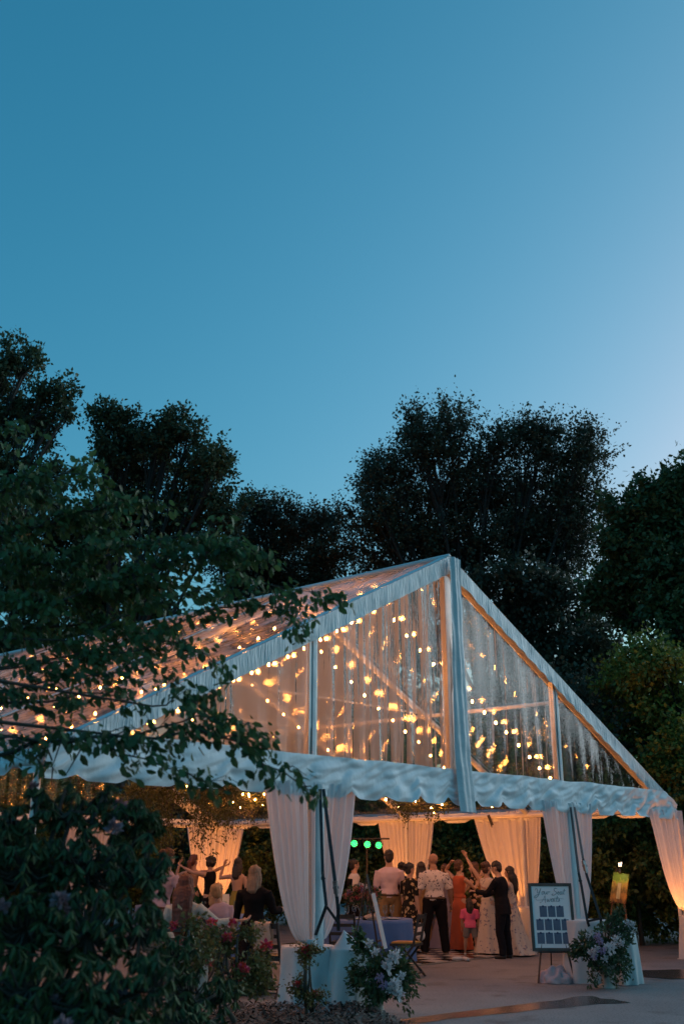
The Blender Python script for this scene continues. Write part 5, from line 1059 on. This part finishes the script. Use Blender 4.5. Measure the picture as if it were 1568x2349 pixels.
ld = bpy.data.lights.new('clip_lamp_light', 'SPOT'); ld.energy = 1.6; ld.color = (1,.75,.45); ld.spot_size = R(70); ld.spot_blend = .6; ld.shadow_soft_size = .02; lo = bpy.data.objects.new('clip_lamp_light', ld); COL.objects.link(lo); lo.location = (ap[0]-.08, ap[1]-.36, 1.62); lo.rotation_euler = (Vector((ap[0]-.08,ap[1]-.36,1.62))-Vector((ap[0],ap[1]-.1,1.15))).to_track_quat('Z','Y').to_euler(); lo.parent = t; lo.matrix_parent_inverse = inv_of(t)

# ------------------------------------------------------------------ green stage lights on a T-bar
M_grn = mat('green_led', (.1,1,.4), .3, emit=(.02,1,.16), estr=2.2, noise=(3,.5,(.1,.9,.4)))
gp_ = at(841,1937,23.5); t = thing('light_stand', 'black tripod stand with a crossbar for three stage lights', 'light stand', (gp_.x, gp_.y+.1, 0))
b = MB(); b.tube([(gp_.x,gp_.y+.1,.0),(gp_.x,gp_.y+.1,gp_.z+.12)], .02, 8); b.build('pole', M_black, t)
for k in range(3): b = MB(); a = k*2.09+.4; b.tube([(gp_.x,gp_.y+.1,.7),(gp_.x+math.cos(a)*.5,gp_.y+.1+math.sin(a)*.5,.01)], .012, 6); b.build('leg', M_black, t)
b = MB(); b.tube([(gp_.x-.5,gp_.y+.1,gp_.z+.12),(gp_.x+.5,gp_.y+.1,gp_.z+.12)], .018, 8); b.build('crossbar', M_black, t)
for px_, py_, lb in ((812,1935,'green stage light nearest the left drapes'),(842,1937,'middle green stage light on the bar'),(868,1939,'green stage light nearest the golden drapes')):
    c = at(px_, py_, 23.5); t = thing('stage_light', lb, 'stage light', c, 0, 'green stage lights on a bar')
    b = MB(); b.rings([(c+Vector((0,y,0)),(r,0,0),(0,0,r)) for y, r in ((.16,.05),(.13,.08),(.0,.085),(-.01,.08),(-.005,.07))], 18); b.build('can', M_black, t, True)
    b = MB()
    for rr, nn in ((.0,1),(.03,6),(.058,11)):
        for k in range(nn): a = k*2*math.pi/nn+rr*9; b.ell(c+Vector((math.cos(a)*rr,-.016,math.sin(a)*rr)), (.0095,.006,.0095), 8, 5)
    tag(b.build('led_lenses', M_grn, t), kind='stuff'); b = MB(); b.tube([c+Vector((-.09,.06,0)), c+Vector((-.09,.09,.1)), c+Vector((.09,.09,.1)), c+Vector((.09,.06,0))], .007, 6); b.build('yoke', M_black, t)

# ------------------------------------------------------------------ small things on the ground
q = Vector(pp(1266,15.75)); b = MB()
def fn(i, j):
    a = 2*math.pi*i; e = math.pi*.5*j; k = 1+.35*nz(math.cos(a)*2.2, math.sin(a)*2.2, j*3)+.15*nz(math.cos(a)*6, math.sin(a)*6, j*6); return q+Vector((math.cos(a)*math.cos(e)*.24*k, math.sin(a)*math.cos(e)*.16*k, max(.004, math.sin(e)*.2*k-.02)))
tag(b.grid(fn, 40, 18).build('bunched_cloth', mat('pale_pink_cloth', (.6,.45,.45), .85, noise=(9,.5,(.5,.38,.4)), bump=(20,.6,.02)), None, True), 'bunched pale pink cloth on the ground behind the easel legs', 'cloth')
for px_, Y, a, lb in ((1046,19.25,.4,'grey shoe lying on the floor, left one of a pair'),(1062,19.2,1.9,'white shoe lying on the floor, right one of a pair')):
    p = Vector(pp(px_, Y)); d = Vector((math.cos(a), math.sin(a), 0)); t = thing('shoe', lb, 'shoe', p, 0, 'cast-off shoes by the dance floor')
    b = MB(); b.tube([p-d*.11+Vector((0,0,.035)), p-d*.04+Vector((0,0,.035)), p+d*.06+Vector((0,0,.03)), p+d*.13+Vector((0,0,.022))], [.03,.036,.04,.02], 12); b.build('upper', M_shoe_w, t, True); b = MB(); b.tube([p-d*.12+Vector((0,0,.01)), p+d*.13+Vector((0,0,.01))], .03, 10, squash=((0,0,1),1.2)); b.v = [(x,y,max(.002,min(z,.014))) for x,y,z in b.v]; b.build('sole', M_shoe_b, t)
q = Vector(pp(962,19.2)); b = MB(); b.lathe((q.x,q.y,.42), [(.02,-.1),(.07,-.06),(.085,.0),(.06,.08),(.02,.16),(.012,.2)], 16); tag(b.build('cloth_bag', M_cloth, None, True), 'small pale drawstring bag hanging beside the black trousers', 'bag')
